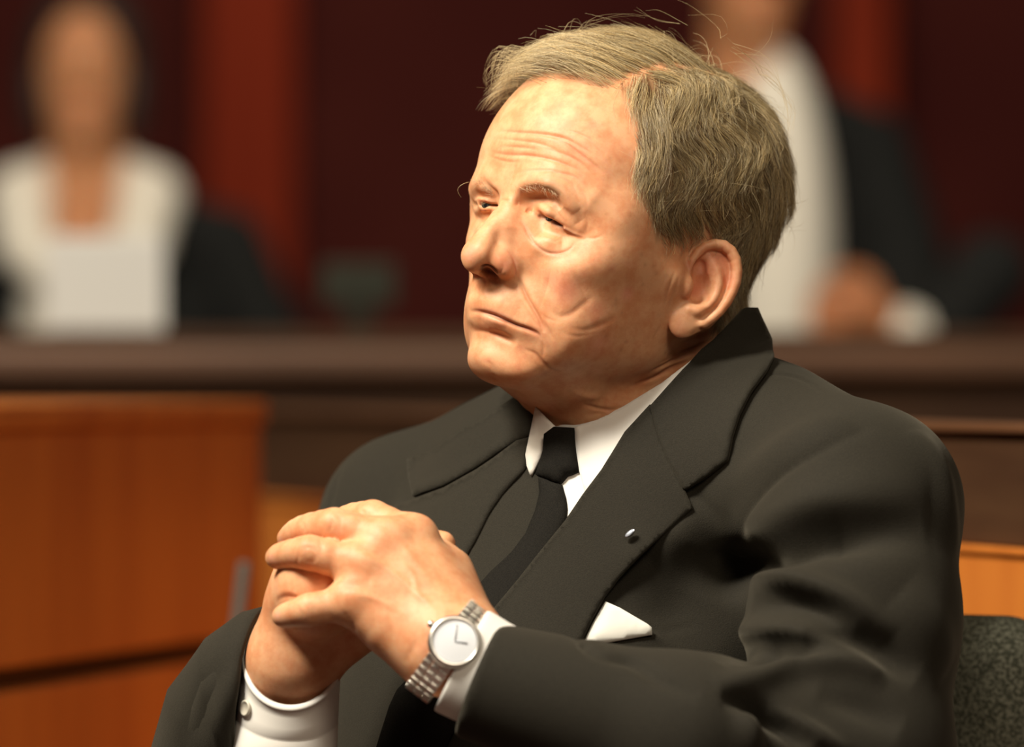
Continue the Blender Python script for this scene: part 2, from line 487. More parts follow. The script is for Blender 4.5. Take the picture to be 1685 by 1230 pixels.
# --- eye slits
h.stroke(c2((775, 605), (850, 655), (930, 705), (1050, 762), (1150, 812), (1255, 850)), 0.8, -1.6, 'c', tint=(0.22, 0.07, 0.04), tr=0.9, ta=.9)
h.stroke(c2((815, 640), (870, 672), (930, 705), (1000, 742), (1050, 766)), 1.45, -4.6, tint=(0.12, 0.05, 0.03), tr=1.5, ta=.9)
h.stroke(c2((240, 525), (300, 520), (380, 530), (440, 555)), 1.0, -1.0, 'c', tint=(0.25, 0.10, 0.06), tr=1.0, ta=.8)
h.stroke(c2((215, 550), (300, 545), (380, 550), (440, 562)), 2.3, -5.2, tint=(0.30, 0.13, 0.09), tr=1.6, ta=.7)
h.refresh()
h.stroke([(781, 331), (792, 329), (805, 330), (818, 335)], 1.3, 1.8, tint=(0.45, 0.22, 0.14), tr=1.2, ta=.5)
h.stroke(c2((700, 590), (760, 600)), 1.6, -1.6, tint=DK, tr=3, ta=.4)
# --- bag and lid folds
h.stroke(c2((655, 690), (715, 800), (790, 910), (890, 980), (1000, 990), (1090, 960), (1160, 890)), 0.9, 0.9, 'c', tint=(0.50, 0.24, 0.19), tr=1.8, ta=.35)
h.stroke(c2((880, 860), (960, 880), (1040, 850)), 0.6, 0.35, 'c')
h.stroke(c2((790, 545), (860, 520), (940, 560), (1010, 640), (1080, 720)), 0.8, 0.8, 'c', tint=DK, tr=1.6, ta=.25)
h.stroke(c2((640, 430), (760, 400), (900, 410), (1000, 470), (1080, 560)), 3.0, -0.8, tint=(0.38, 0.24, 0.14), tr=6.0, ta=.75)  # brow hair colour, with the socket's shade painted in
h.stroke(c2((210, 270), (300, 350), (400, 440)), 3.0, -0.6, tint=(0.40, 0.27, 0.17), tr=3.0, ta=.5)  # far brow: hair colour plus painted shade of the groove
h.stroke(c2((980, 350), (1080, 410), (1180, 520), (1230, 620)), 1.3, 0.8, 'c')
h.stroke(c2((1230, 600), (1270, 700), (1250, 800)), 1.2, 0.5, 'c')
h.stroke(c2((1240, 845), (1330, 850), (1420, 820)), 1.0, 0.4, 'c', tint=DK, tr=1.5, ta=.2)
h.stroke(c2((640, 680), (700, 760), (740, 860)), 1.2, 0.5, 'c', tint=RD, tr=2, ta=.3)
h.stroke(c2((300, 610), (380, 600), (430, 580)), 1.0, 0.5, 'c')
# --- forehead
FW = [((190, 630), (300, 632), (420, 640), (540, 660), (620, 700), (690, 745)), ((150, 712), (250, 738), (380, 745), (470, 760), (560, 790), (630, 825)),
      ((470, 645), (560, 690), (620, 735), (690, 790), (740, 835)), ((330, 822), (430, 815), (520, 825), (600, 850), (640, 900))]
for k, w in enumerate(FW): h.stroke(c1(*w), 1.1, (1.25, 1.3, 1.1, 0.8)[k], 'c', tint=RD, tr=1.5, ta=.4)
for w in [((200, 665), (320, 672), (440, 690), (520, 720)), ((420, 700), (540, 735), (620, 775), (680, 830)), ((640, 660), (700, 710), (760, 790)), ((240, 700), (330, 705), (420, 715)),
          ((560, 620), (640, 650), (720, 700)), ((600, 870), (650, 940), (660, 1000)), ((500, 840), (580, 880), (620, 950)), ((180, 740), (260, 770), (350, 775))]:
    h.stroke(c1(*w), 0.9, 0.6, 'c', tint=RD, tr=1.2, ta=.25)
h.stroke(c2((470, 500), (520, 500), (570, 530)), 1.0, 0.7, 'c', tint=DK, tr=1.4, ta=.2)
# --- nose
h.stroke(c2((495, 950), (560, 1000), (600, 1075)) + c3((417, 190), (395, 235)), 1.1, 1.0, 'c', tint=RD, tr=1.8, ta=.45)
h.stroke(c3((190, 150), (235, 150), (280, 175), (303, 200)), 1.7, -2.6, tint=(0.10, 0.02, 0.015), tr=1.9, ta=.95)
h.stroke(c3((170, 190), (240, 210), (300, 225)), 1.6, 0.6)
h.paint(c3((120, 60)), 6, (0.84, 0.40, 0.30), .5); h.paint(c3((350, 130)), 6, (0.82, 0.38, 0.26), .5)
# --- folds of cheek and mouth
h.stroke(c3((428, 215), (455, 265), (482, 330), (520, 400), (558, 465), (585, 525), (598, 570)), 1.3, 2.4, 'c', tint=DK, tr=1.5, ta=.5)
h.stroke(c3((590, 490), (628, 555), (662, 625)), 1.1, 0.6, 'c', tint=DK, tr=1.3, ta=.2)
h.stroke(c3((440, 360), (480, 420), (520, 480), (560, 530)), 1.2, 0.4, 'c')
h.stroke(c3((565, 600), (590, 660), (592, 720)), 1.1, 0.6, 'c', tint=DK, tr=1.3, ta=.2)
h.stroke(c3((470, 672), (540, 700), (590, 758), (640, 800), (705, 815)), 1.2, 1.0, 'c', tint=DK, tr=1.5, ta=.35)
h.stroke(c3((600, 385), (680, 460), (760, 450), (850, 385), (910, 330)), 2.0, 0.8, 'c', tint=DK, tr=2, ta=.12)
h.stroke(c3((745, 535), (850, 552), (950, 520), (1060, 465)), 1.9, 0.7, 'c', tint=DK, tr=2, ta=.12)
h.stroke(c3((560, 430), (620, 480), (700, 500)), 1.2, 0.4, 'c')
h.stroke(c3((680, 560), (800, 590), (930, 570)), 1.6, 0.4, 'c')
# --- mouth
h.stroke(c3((128, 432), (180, 434), (240, 446), (300, 466), (360, 494), (420, 520), (480, 540), (530, 560), (560, 580), (575, 612)), 1.15, 2.6, 'c', tint=(0.20, 0.05, 0.03), tr=1.25, ta=.9)
h.stroke(c3((140, 415), (240, 425), (330, 455), (430, 495)), 1.6, 0.2, tint=(0.62, 0.25, 0.18), tr=1.8, ta=.5)
h.stroke(c3((140, 462), (230, 470), (320, 500), (400, 530)), 1.8, 0.3, tint=(0.68, 0.32, 0.22), tr=2.0, ta=.45)
h.stroke(c3((200, 215), (185, 290), (180, 360)), 1.9, -0.6)
h.stroke(c3((230, 215), (225, 290), (225, 350)), 1.4, 0.4)
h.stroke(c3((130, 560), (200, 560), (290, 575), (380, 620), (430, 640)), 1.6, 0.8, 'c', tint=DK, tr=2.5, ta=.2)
h.stroke(c3((250, 830), (270, 850), (300, 845)), 2.0, -0.7); h.stroke(c3((200, 740), (260, 770), (300, 830)), 1.6, 0.4, 'c')
# --- jaw and neck
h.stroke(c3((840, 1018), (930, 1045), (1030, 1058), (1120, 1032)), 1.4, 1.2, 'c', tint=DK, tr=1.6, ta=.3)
h.stroke(c3((860, 1090), (940, 1080), (1000, 1090)), 1.6, 0.7, 'c')
h.stroke(c3((680, 1150), (740, 1160), (800, 1180)), 1.8, 0.8, 'c')
h.stroke(c3((760, 930), (860, 970), (960, 975)), 3, 1.2)
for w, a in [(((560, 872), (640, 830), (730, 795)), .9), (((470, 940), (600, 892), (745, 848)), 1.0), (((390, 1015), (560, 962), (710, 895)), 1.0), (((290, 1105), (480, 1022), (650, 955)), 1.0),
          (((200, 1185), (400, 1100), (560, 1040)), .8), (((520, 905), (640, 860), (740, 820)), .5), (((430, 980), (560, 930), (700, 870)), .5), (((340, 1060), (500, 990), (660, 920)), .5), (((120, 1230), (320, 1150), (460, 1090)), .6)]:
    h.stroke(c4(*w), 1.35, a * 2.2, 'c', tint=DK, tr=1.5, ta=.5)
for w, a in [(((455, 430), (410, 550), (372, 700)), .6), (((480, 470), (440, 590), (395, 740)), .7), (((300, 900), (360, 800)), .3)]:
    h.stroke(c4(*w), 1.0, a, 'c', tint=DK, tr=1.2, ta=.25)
# --- colour of the skin
RC = (0.80, 0.33, 0.21)
for (p, r, a) in [(c3((740, 300)), 9, .55), (c3((640, 250)), 8, .3), (c3((930, 430)), 7, .35), (c3((945, 640)), 8, .45), (c3((1120, 320)), 4, .3), (c2((1300, 1000)), 8, .15), (c3((560, 560)), 7, .2),
                  (c3((230, 640)), 9, .15), (c4((130, 590)), 4, .5), (c4((650, 400)), 7, .5), (c4((750, 350)), 7, .45), (c4((820, 500)), 6, .35), (c4((600, 560)), 6, .35), (c4((480, 850)), 6, .2),
                  (c1((690, 600)), 4, .35), (c1((440, 580)), 5, .25), (c1((620, 720)), 6, .25)]:
    h.paint(p, r, RC, min(.8, a * 1.35))
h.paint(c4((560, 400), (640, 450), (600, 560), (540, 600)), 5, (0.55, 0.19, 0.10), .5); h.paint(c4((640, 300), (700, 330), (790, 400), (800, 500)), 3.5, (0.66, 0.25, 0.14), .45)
h.paint(c3((205, 165), (250, 180), (290, 195)), 2.2, (0.10, 0.025, 0.015), .85)  # nostril hollow darkened in colour, standing in for its shade
random.seed(4)
# scalp under the hair
HLT = [0, 13, 24, 34, 43, 47.5, 49.7, 50.5, 58, 62, 65.6, 74, 84, 95, 105, 112, 120, 135, 180]
HLZ = [107, 106, 106, 104, 104, 91, 68, 46, 37, 28, 17, 21, 30, 34, 24, 2, -22, -48, -60]
def hairline(q, soft=6.0):
    th = np.degrees(np.arctan2(np.abs(q[:, 0]), q[:, 1])); return np.clip((q[:, 2] - np.interp(th, HLT, HLZ)) / soft, 0, 1)
_q = w2h(h.V); _nh = h.N @ HM
_m = hairline(_q, 9.0) * (np.linalg.norm((_q - np.array([88, -12, 0])) * np.array([1, 1, .8]), axis=1) > 24)
_m = np.where(_q[:, 0] > 66, np.where((np.abs(_q[:, 1] + 14) < 32) & (_q[:, 2] < 34), 0, _m), _m)
_pd = np.abs(_q[:, 0] - 40) ; _part = np.exp(-(_pd / 4.0) ** 2) * (_q[:, 1] > -45) * (_q[:, 2] > 80)
_m = (_m * 0.85 * (1 - 0.8 * _part))[:, None]
h.C = h.C * (1 - _m) + np.array((0.24, 0.155, 0.075)) * _m
for i in range(70):
    p = (random.uniform(960, 1110), random.uniform(180, 600)); h.paint([p], random.uniform(.8, 2.2), (0.50, 0.24, 0.12), random.uniform(.15, .45))
for i in range(40):
    p = (random.uniform(800, 1040), random.uniform(150, 300)); h.paint([p], random.uniform(.8, 2.5), (0.80, 0.36, 0.24), random.uniform(.1, .3))
for i in range(60):
    p = (random.uniform(780, 1040), random.uniform(420, 690)); h.paint([p], random.uniform(.8, 3), (0.72, 0.27, 0.17), random.uniform(.1, .3))
h.refresh()

# ------------------------------------------------------------------ hair
def hair_build():
    rng = np.random.default_rng(7)
    Vc, Fc = Vh0, Fh0                                     # coarse head for the combing
    Nc = normals(Vc, Fc); bvh = BVHTree.FromPolygons(Vc.tolist(), Fc.tolist())
    q = w2h(Vc)
    m = hairline(q, 8.0)
    ear = (q[:, 0] > 70) & (np.abs(q[:, 1] + 16) < 24) & (q[:, 2] < 37)
    ear |= (q[:, 0] < -70) & (np.abs(q[:, 1] + 16) < 24) & (q[:, 2] < 37)
    m[ear] = 0
    view = (Nc[:, 1] < 0.45)                               # plus a margin round the far side
    w = m * np.where(view, 1.0, 0.45); w[q[:, 2] < -75] = 0
    w[(q[:, 0] > 64) & (q[:, 1] > -40) & (q[:, 1] < 8) & (q[:, 2] < 38)] = 0
    w[(q[:, 0] < -18) & (q[:, 1] > 5) & (q[:, 2] < 104)] = 0
    edge = hairline(q, 16.0)
    NG = 2600
    ids = rng.choice(len(Vc), NG, p=w / w.sum())
    strands = []; cols = []; rads = []
    def flow(p, n, ph):
        x, y, z = p
        px_ = 40.0
        if y > -30 and x < px_ and z > 70:                  # the top, combed forward and over
            f = np.array([-0.55, 0.85, 0.10])
            if y > 50: f = np.array([-0.75, 0.55, 0.20])
            if x < -30 and y < 20: f = np.array([-0.3, 0.45, -0.8])
            s = 3.0
        elif y > -30 and x < -55:
            f = np.array([0, -0.2, -1.0]); s = 2.0
        elif x >= px_ - 4 and y > -45:                      # near side, brushed down with a wave
            f = np.array([0.25, -0.30 + 1.0 * math.sin(z / 8.5 + y / 16.0 + 0.7 * ph), -1.0])
            if y > 38: f = np.array([0.1, 0.05 + 0.3 * math.sin(z / 8 + ph), -1.0])
            s = 3.0
        else:                                               # crown, back and nape
            c = np.array([34.0, -28.0, 140.0]); f = p - c; f = f / (np.linalg.norm(f) + 1e-6)
            f = f + np.array([0, 0, -0.6]); f[0] += 0.15 * math.sin(z / 9 + ph); s = 2.0
        f = f - n * (f @ n); return f / (np.linalg.norm(f) + 1e-6)
    for gi in ids:
        p0 = Vc[gi]; n0 = Nc[gi]; h0 = w2h(p0[None])[0]
        x, y, z = h0
        top = y > -35 and x < 42 and z > 70
        if top: L = rng.uniform(38, 66); lift = 11.0 + 4 * (y > 30)
        elif z > 85: L = rng.uniform(34, 52); lift = 7 + (3.5 if y < -22 else 0) * min(1, (-22 - y) / 15.0 if y < -22 else 0)
        elif z > 30: L = rng.uniform(20, 36); lift = 6.0
        else: L = rng.uniform(10, 20); lift = 4.0
        if y > 35 and z < 60: L *= 0.55; lift = 2.2
        if z < -20: L = rng.uniform(8, 16); lift = 4.0
        if z < 55 and not top: lift = min(lift, 3.6)
        if not top: lift *= 0.45 + 0.55 * edge[gi]; L *= 0.7 + 0.3 * edge[gi]
        if top and x < -15 and y > 15: L *= 0.6
        if top and x > 28: lift *= 0.7
        if top and y > 62: L = rng.uniform(26, 48)
        ns = 10; P = [p0]; p = p0.copy(); n = n0.copy(); ph = rng.normal(0, 0.9)
        for k in range(ns):
            t = (k + 1) / ns
            hp = w2h(p[None])[0]; hn = n @ HM
            f = HM @ flow(hp, hn, ph)
            p = p + f * L / ns
            loc, nor, i, d = bvh.find_nearest(Vector(p))
            n = np.array(nor); n = n if n @ n0 > -0.6 else n0
            hh = lift * (1 - (1 - t) ** 2.2) * (1.0 if t < .7 else 1 - (t - .7) * (2.2 if (not top and y < -20) else 0.9 if not top else 0.3))
            if top and y > 55:                                # the quiff stands off the brow
                q_ = p + (n * 0.25) * (L / ns)
                hh = min(max((q_ - np.array(loc)) @ n, hh), 15)
            p = np.array(loc) + n * max(hh, 0.6)
            P.append(p)
        P = np.array(P)
        nc = 14 if edge[gi] > 0.7 else 6
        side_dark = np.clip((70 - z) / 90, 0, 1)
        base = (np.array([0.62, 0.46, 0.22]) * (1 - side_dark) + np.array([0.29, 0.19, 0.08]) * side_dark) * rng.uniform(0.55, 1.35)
        T = np.linspace(0, 1, ns + 1)[:, None]
        for c in range(nc):
            off = rng.normal(0, 2.3, 3); off -= n0 * (off @ n0)
            tw = rng.normal(0, 1.0, 3); a = rng.uniform(0.6, 2.6); fr = rng.uniform(3, 8); a *= (2.2 if (top and y > 30) else 1.0); ph2 = rng.uniform(0, 6.28)
            lf = rng.uniform(0.45, 1.12)
            S = p0 + (P - p0) * 1.0 + off * (1 - 0.72 * T) + tw * T * 1.2
            S = S + np.cross(n0, P[-1] - P[0])[None] / max(L, 1) * a * np.sin(T * fr + ph2) * T
            base_s = P * 0 + p0
            S = S - (1 - lf) * (((P - base_s) @ n0)[:, None] * n0) * T
            if rng.random() < 0.10: S = S + n0 * (T ** 2) * rng.uniform(0, 5) + rng.normal(0, 3.5, 3) * T ** 2
            cut = rng.uniform(0.6, 1.0); S = S[0] + 0 + spline(S, 9) * 0 + (spline(S[:max(4, int(len(S) * cut))], 9) - S[0]) 
            strands.append(S)
            g = rng.random()
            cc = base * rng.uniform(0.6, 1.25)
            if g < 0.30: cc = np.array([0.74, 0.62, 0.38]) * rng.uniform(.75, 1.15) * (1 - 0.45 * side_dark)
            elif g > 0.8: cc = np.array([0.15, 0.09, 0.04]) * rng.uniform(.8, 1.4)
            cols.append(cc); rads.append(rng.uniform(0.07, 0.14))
    # fly-away hairs over the crown and the fringe
    def fly(pts, n=1, r=0.09, spread=5.0):
        for _ in range(n):
            A = [np.array(PX(px, py, d)) + rng.normal(0, spread * 0.4, 3) for px, py, d in pts]
            strands.append(spline(A, 9)); cols.append(np.array([0.62, 0.48, 0.26]) * rng.uniform(.7, 1.2)); rads.append(r)
    _h = head.hit(1170, 112); D0 = float(_h[1]) if _h is not None else -15
    fly([(1230, 90, D0), (1255, 75, D0), (1270, 52, D0), (1271, 28, D0)]); fly([(1180, 62, D0), (1192, 40, D0), (1150, 14, D0), (1112, 2, D0)])
    fly([(1185, 66, D0), (1196, 48, D0), (1180, 25, D0), (1130, 18, D0)]); fly([(960, 42, D0), (985, 30, D0), (1020, 26, D0), (1060, 30, D0)], 3)
    fly([(1120, 40, D0), (1080, 24, D0), (1050, 17, D0)], 3); fly([(1240, 110, D0), (1270, 130, D0), (1300, 175, D0), (1302, 215, D0)], 6, 0.1, 6)
    fly([(1200, 80, D0), (1250, 100, D0), (1285, 140, D0), (1298, 190, D0)], 8, 0.1, 7); fly([(872, 66, 10), (878, 45, 10), (882, 55, 10)], 1)
    fly([(935, 48, 0), (940, 36, 0), (950, 36, 0), (954, 48, 0)], 2)
    fly([(771, 300, -30), (762, 303, -32), (754, 310, -32), (754, 318, -32), (759, 325, -32)], 1, 0.12, 0.2)
    for k in range(110):                                       # wisps curling over the far forehead
        x0 = rng.uniform(822, 870); y0 = rng.uniform(82, 120); _h = head.hit(max(x0 + 18, 868), y0 + 30); d = (float(_h[1]) if _h is not None else 0) + rng.uniform(-5, 12)
        x1 = x0 - rng.uniform(8, 30); y1 = y0 + rng.uniform(5, 35)
        fly([(x0 + 14, y0 - 4, d), ((x0 + x1) / 2, y0 - rng.uniform(2, 10), d), (x1, y1, d), (x1 + rng.uniform(-6, 12), y1 + rng.uniform(10, 28), d)], 1, 0.09, 1.6)
    for k in range(240):                                      # loose hairs standing off all over
        gi = int(rng.choice(ids)); p = Vc[gi]; n_ = Nc[gi]; t_ = rng.normal(0, 1, 3); t_ -= n_ * (t_ @ n_); t_ /= np.linalg.norm(t_)
        if w2h(p[None])[0][2] < 40: continue
        t2 = rng.normal(0, 1, 3); u = np.linspace(0, 1, 9)[:, None]; l = rng.uniform(14, 30)
        strands.append(p + n_ * (4 + rng.uniform(4, 11) * np.sin(u * 2.4)) + t_ * l * u + t2 * 4 * u * u); cols.append(np.array([0.70, 0.56, 0.32]) * rng.uniform(.7, 1.2)); rads.append(0.09)
    S = np.array(strands); K, M_, _ = S.shape
    Tn = np.gradient(S, axis=1); Tn /= np.linalg.norm(Tn, axis=2, keepdims=True) + 1e-9
    ref = np.array([0.3, 0.2, 0.93]); A = np.cross(Tn, ref); A /= np.linalg.norm(A, axis=2, keepdims=True) + 1e-9; B = np.cross(Tn, A)
    R = np.array(rads)[:, None, None] * np.linspace(1.1, 0.35, M_)[None, :, None]
    ring = np.stack([S + R * (A * math.cos(a) + B * math.sin(a)) for a in (0, 2.094, 4.189)], 2).reshape(-1, 3)
    b = (np.arange(K)[:, None, None] * M_ + np.arange(M_ - 1)[None, :, None]) * 3
    j = np.arange(3)[None, None]; j2 = (j + 1) % 3
    Fq = np.stack([b + j, b + j2, b + 3 + j2, b + 3 + j], -1).reshape(-1, 4)
    Cc = np.repeat(np.array(cols), M_ * 3, 0)
    return ring, Fq, Cc
HAIR = new_mat('hair', rough=0.38, spec=0.6)
_a = N(HAIR, 'ShaderNodeVertexColor'); _a.layer_name = 'tint'; lk(HAIR, _a.outputs[0], HAIR.node_tree.nodes['Principled BSDF'].inputs['Base Color'])
hv, hf, hc = hair_build()

# ------------------------------------------------------------------ suit, shirt, tie
BL = np.array([0.78, -0.62, 0.0]); BF = np.array([-0.62, -0.78, 0.0]); BU = np.array([0, 0, 1.0])
BM = np.stack([BL, BF, BU], 1).astype(f32)
def neck_off(P, o):
    q = w2h(P).astype(f32)
    d = cap(q, V3(0, -43, -30), V3(0, -68, -190), 66 + o, 68 + o)
    return smin(d, ell(q, V3(2, -16, -92), (40 + o, 34 + o, 30 + o)), 20), q
def torso_sdf(P):
    d = ell(P, PX(1010, 1090, 85), (178, 122, 172), BM)
    d = smin(d, ell(P, PX(930, 1300, 40), (175, 150, 200), BM), 60)
    d = smin(d, ell(P, PX(1050, 880, 30), (150, 92, 120), BM), 50)
    d = smin(d, chain(P, [PX(1415, 830, -100), PX(1265, 752, -20), PX(1130, 715, 70), PX(1000, 745, 120), PX(820, 805, 140), PX(682, 862, 160)], [58, 58, 54, 52, 55, 56]), 40)
    return d
def near_arm(P):
    d = chain(P, [PX(1415, 838, -100), PX(1405, 1020, -135), PX(1395, 1255, -175)], [60, 62, 62], 20)
    e = chain(P, [PX(1395, 1265, -175), PX(1130, 1220, -215), PX(800, 1124, -212)], [64, 50, 36.5], 20)
    ax = np.array([0.92, -0.10, -0.38]); ax /= np.linalg.norm(ax)
    e = smax(e, -((P - PX(788, 1112, -212)) @ ax.astype(f32)), 3)
    return d, e
def far_arm(P):
    d = chain(P, [PX(676, 870, 160), PX(560, 1150, 110), PX(420, 1400, 20)], [56, 54, 52], 20)
    return d
def jacket_sdf(P):
    d = torso_sdf(P)
    a, b = near_arm(P)
    d = smin(d, a, 22); d = smin(d, far_arm(P), 25)
    d = smin(d, b, 16)
    n, q = neck_off(P, 8)
    back = 0.5 * (q[:, 2] + 0.9 * q[:, 1] + 92 + np.maximum(q[:, 1] + 30, 0) * 1.6)
    d = smin(d, smax(n, back.astype(f32), 3), 10)
    m14, q = neck_off(P, 15)
    rem = smax(m14, -((q[:, 2] + 0.9 * q[:, 1] + 84) / 1.345).astype(f32) + np.where(q[:, 1] < -62, 40, 0).astype(f32), 3)
    return smax(d, -rem, 3)
def shirt_sdf(P):
    n, q = neck_off(P, 2.5)
    pl = (q[:, 2] + 0.9 * q[:, 1] + 79) / 1.345
    d = smax(n, pl.astype(f32), 2.0)
    return smax(d, -(q[:, 2] + 150).astype(f32), 3)
def guide_sdf(P):
    n, q = neck_off(P, 3)
    return smin(jacket_sdf(P), n, 26)
JK = new_mat('suit_cloth', (0.040, 0.035, 0.027), rough=0.85, spec=0.25)
JK.node_tree.nodes['Principled BSDF'].inputs['Sheen Weight'].default_value = 0.12
JK.node_tree.nodes['Principled BSDF'].inputs['Sheen Tint'].default_value = (0.8, 0.72, 0.55, 1)
noise_color(JK, (0.0135, 0.0115, 0.0072), (0.0215, 0.0185, 0.0118), 1400, 3, bump=0.3)
TIE = new_mat('tie_silk', (0.012, 0.011, 0.010), rough=0.85, spec=0.12)
noise_color(TIE, (0.008, 0.0072, 0.0058), (0.015, 0.0135, 0.0105), 1500, 2, bump=0.2)
SH = new_mat('shirt_cotton', (0.86, 0.84, 0.78), rough=0.8, spec=0.2)
GR = new_mat('cuff_cotton_shaded', (0.50, 0.47, 0.40), rough=0.8, spec=0.2)  # unused copy of the shirt cotton with shade mixed into its colour

jlo = np.array([PX(230, 1230, 0)[0] - 10, -330, -275]); jhi = np.array([PX(1620, 0, 0)[0], 260, 60])
_v, _f = surface(jacket_sdf, jlo, jhi, 5.0, 1)
jacket = Clay(_v, _f)
_v, _f = surface(guide_sdf, [-140, -200, -200], [240, 240, 80], 5.0, 0)
guide = Clay(_v, _f)
_v, _f = surface(lambda P: smin(torso_sdf(P), near_arm(P)[0], 22), jlo, jhi, 8.0, 0)
torso = Clay(_v, _f)

def panel(poly, surf, lift, thick=2.0, step=7.0, crown=0.0, liftf=None, edge=0.0):
    """a cloth piece cut to an outline and laid on the body: a closed solid with its own thickness"""
    from mathutils.geometry import delaunay_2d_cdt
    # densify the outline
    pts = []
    n = len(poly)
    for i in range(n):
        a = np.array(poly[i], float); b = np.array(poly[(i + 1) % n], float); m = max(1, int(np.linalg.norm(b - a) / step))
        pts += [a + (b - a) * k / m for k in range(m)]
    nb = len(pts); B = np.array(pts)
    x0, y0 = B.min(0); x1, y1 = B.max(0)
    def inside(p):
        x, y = p; c = False; j = nb - 1
        for i in range(nb):
            if (B[i, 1] > y) != (B[j, 1] > y) and x < (B[j, 0] - B[i, 0]) * (y - B[i, 1]) / (B[j, 1] - B[i, 1]) + B[i, 0]: c = not c
            j = i
        return c
    for y in np.arange(y0 + step / 2, y1, step):
        for x in np.arange(x0 + step / 2, x1, step):
            if inside((x, y)) and np.min(np.hypot(B[:, 0] - x, B[:, 1] - y)) > step * 0.55: pts.append(np.array([x, y]))
    ed = [(i, (i + 1) % nb) for i in range(nb)]
    vs, es, fs, ov, oe, of = delaunay_2d_cdt([Vector(p) for p in pts], ed, [], 1, 1e-4)
    P2 = np.array([list(v) for v in vs]); top = []; nn = []
    bd = np.array([np.min(np.hypot(B[:, 0] - p[0], B[:, 1] - p[1])) for p in P2])
    miss = []
    for i, p in enumerate(P2):
        o = Vector((0, -4000, 0)); d = (Vector(PX(p[0], p[1], 0).tolist()) - o).normalized()
        loc, nor, k, ds = surf.tree().ray_cast(o, d)
        if loc is None: top.append(None); nn.append(None); miss.append(i); continue
        top.append(np.array(loc)); nn.append(np.array(nor))
    ok = [i for i in range(len(P2)) if top[i] is not None]
    for i in miss:
        j = min(ok, key=lambda k: (P2[k][0] - P2[i][0]) ** 2 + (P2[k][1] - P2[i][1]) ** 2)
        top[i] = PX(P2[i][0], P2[i][1], top[j][1]).astype(float); nn[i] = nn[j]
    top = np.array(top); nn = np.array(nn)
    nb_ = [[] for _ in P2]
    for a, b in es: nb_[a].append(b); nb_[b].append(a)
    for _ in range(4): nn = np.array([(nn[i] + sum((nn[j] for j in nb_[i]), np.zeros(3))) / (len(nb_[i]) + 1) for i in range(len(nn))])
    for _ in range(3):                                      # even out the depth
        dy = np.array([np.mean([top[j][1] for j in nb_[i]] + [top[i][1]]) for i in range(len(top))])
        for i in range(len(top)): top[i] = PX(P2[i][0], P2[i][1], dy[i])
    nn /= np.linalg.norm(nn, axis=1, keepdims=True)
    L = lift + crown * (1 - np.exp(-bd / 14.0))
    if liftf is not None: L = L + np.array([liftf(p[0], p[1]) for p in P2])
    # lift along the normal but keep the outline as seen: shift back in the picture plane by depth only near edges
    up = top + nn * L[:, None]
    lo_ = up - nn * thick
    V = np.vstack([up, lo_]); m = len(up); F = []
    for f in fs:
        f = list(f)
        a, b, c = P2[f[0]], P2[f[1]], P2[f[2]]
        e1 = up[f[1]] - up[f[0]]; e2 = up[f[2]] - up[f[0]]
        if np.cross(e1, e2) @ nn[f[0]] < 0: f = f[::-1]
        F.append(f); F.append([k + m for k in f[::-1]])
    cnt = {}
    for f in F[::2]:
        for k in range(len(f)): cnt[(f[k], f[(k + 1) % len(f)])] = 1
    for (a, b) in list(cnt):
        if (b, a) not in cnt: F.append([b, a, a + m, b + m])
    return V, F
def put_panel(name, poly, surf, lift, mat, parent, **kw):
    V, F = panel(poly, surf, lift, **kw)
    o = mesh_obj(name, V, F, mat, parent)
    return o
def tube_shell(rings, thick):
    """open tube from a list of closed rings, with wall thickness (inner wall) - returns verts, faces"""
    k = len(rings[0]); R = np.array(rings)
    cen = R.mean(1, keepdims=True); inn = R + (cen - R) / np.linalg.norm(cen - R, axis=2, keepdims=True) * thick
    V = np.vstack([R.reshape(-1, 3), inn.reshape(-1, 3)]); n = len(rings); off = n * k; F = []
    for i in range(n - 1):
        for j in range(k):
            a, b = i * k + j, i * k + (j + 1) % k
            F.append([a, b, b + k, a + k]); F.append([off + a, off + a + k, off + b + k, off + b])
    for j in range(k):
        a, b = j, (j + 1) % k
        F.append([a, off + a, off + b, b]); a += (n - 1) * k; b += (n - 1) * k
        F.append([a, b, off + b, off + a])
    return V, np.array(F)
def ring(c, axis, ref, ra, rb, k=48, sag=None):
    B = basis(axis, ref); t = np.arange(k) * 2 * math.pi / k
    return np.array(c)[None] + np.outer(np.cos(t) * ra, B[:, 0]) + np.outer(np.sin(t) * rb, B[:, 1])

# ------------------------------------------------------------------ folds pressed into the jacket
def r4(*p): return [(1150 + x / 1.685, 500 + y / 1.685) for x, y in p]
j = jacket
seam = r4((490, 335), (420, 370), (330, 420), (240, 480), (180, 545), (140, 600), (110, 660), (95, 720))
j.stroke(seam, 4.0, 3.0, 'c')
j.stroke(r4((430, 320), (340, 350), (220, 420), (120, 500), (20, 560)), 16, 6.4)
j.stroke([(1215, 850), (1185, 930), (1160, 1010), (1130, 1070)], 24, -5)
j.stroke([(1150, 900), (1110, 980), (1080, 1050)], 18, -6)
j.refresh()
j.stroke(r4((90, 740), (200, 690), (330, 650), (470, 640), (620, 640)), 13, -20, taper='out')
j.stroke(r4((120, 690), (220, 610), (340, 560), (480, 540), (640, 560)), 22, 11)
j.stroke(r4((100, 755), (200, 760), (300, 775), (420, 830), (530, 930)), 8, 11.2)
j.stroke(r4((150, 840), (240, 830), (330, 850), (420, 910)), 9, -8.0)
j.stroke(r4((50, 925), (170, 905), (280, 910), (400, 960), (510, 1030)), 8, 9.6)
j.stroke(r4((290, 915), (400, 925), (500, 960), (600, 1040)), 9, -11.2)
j.stroke(r4((60, 1000), (200, 975), (320, 1000)), 8, -6.4)
j.stroke(r4((40, 1060), (150, 1045), (260, 1022), (390, 1000), (520, 1050)), 8, 9.6)
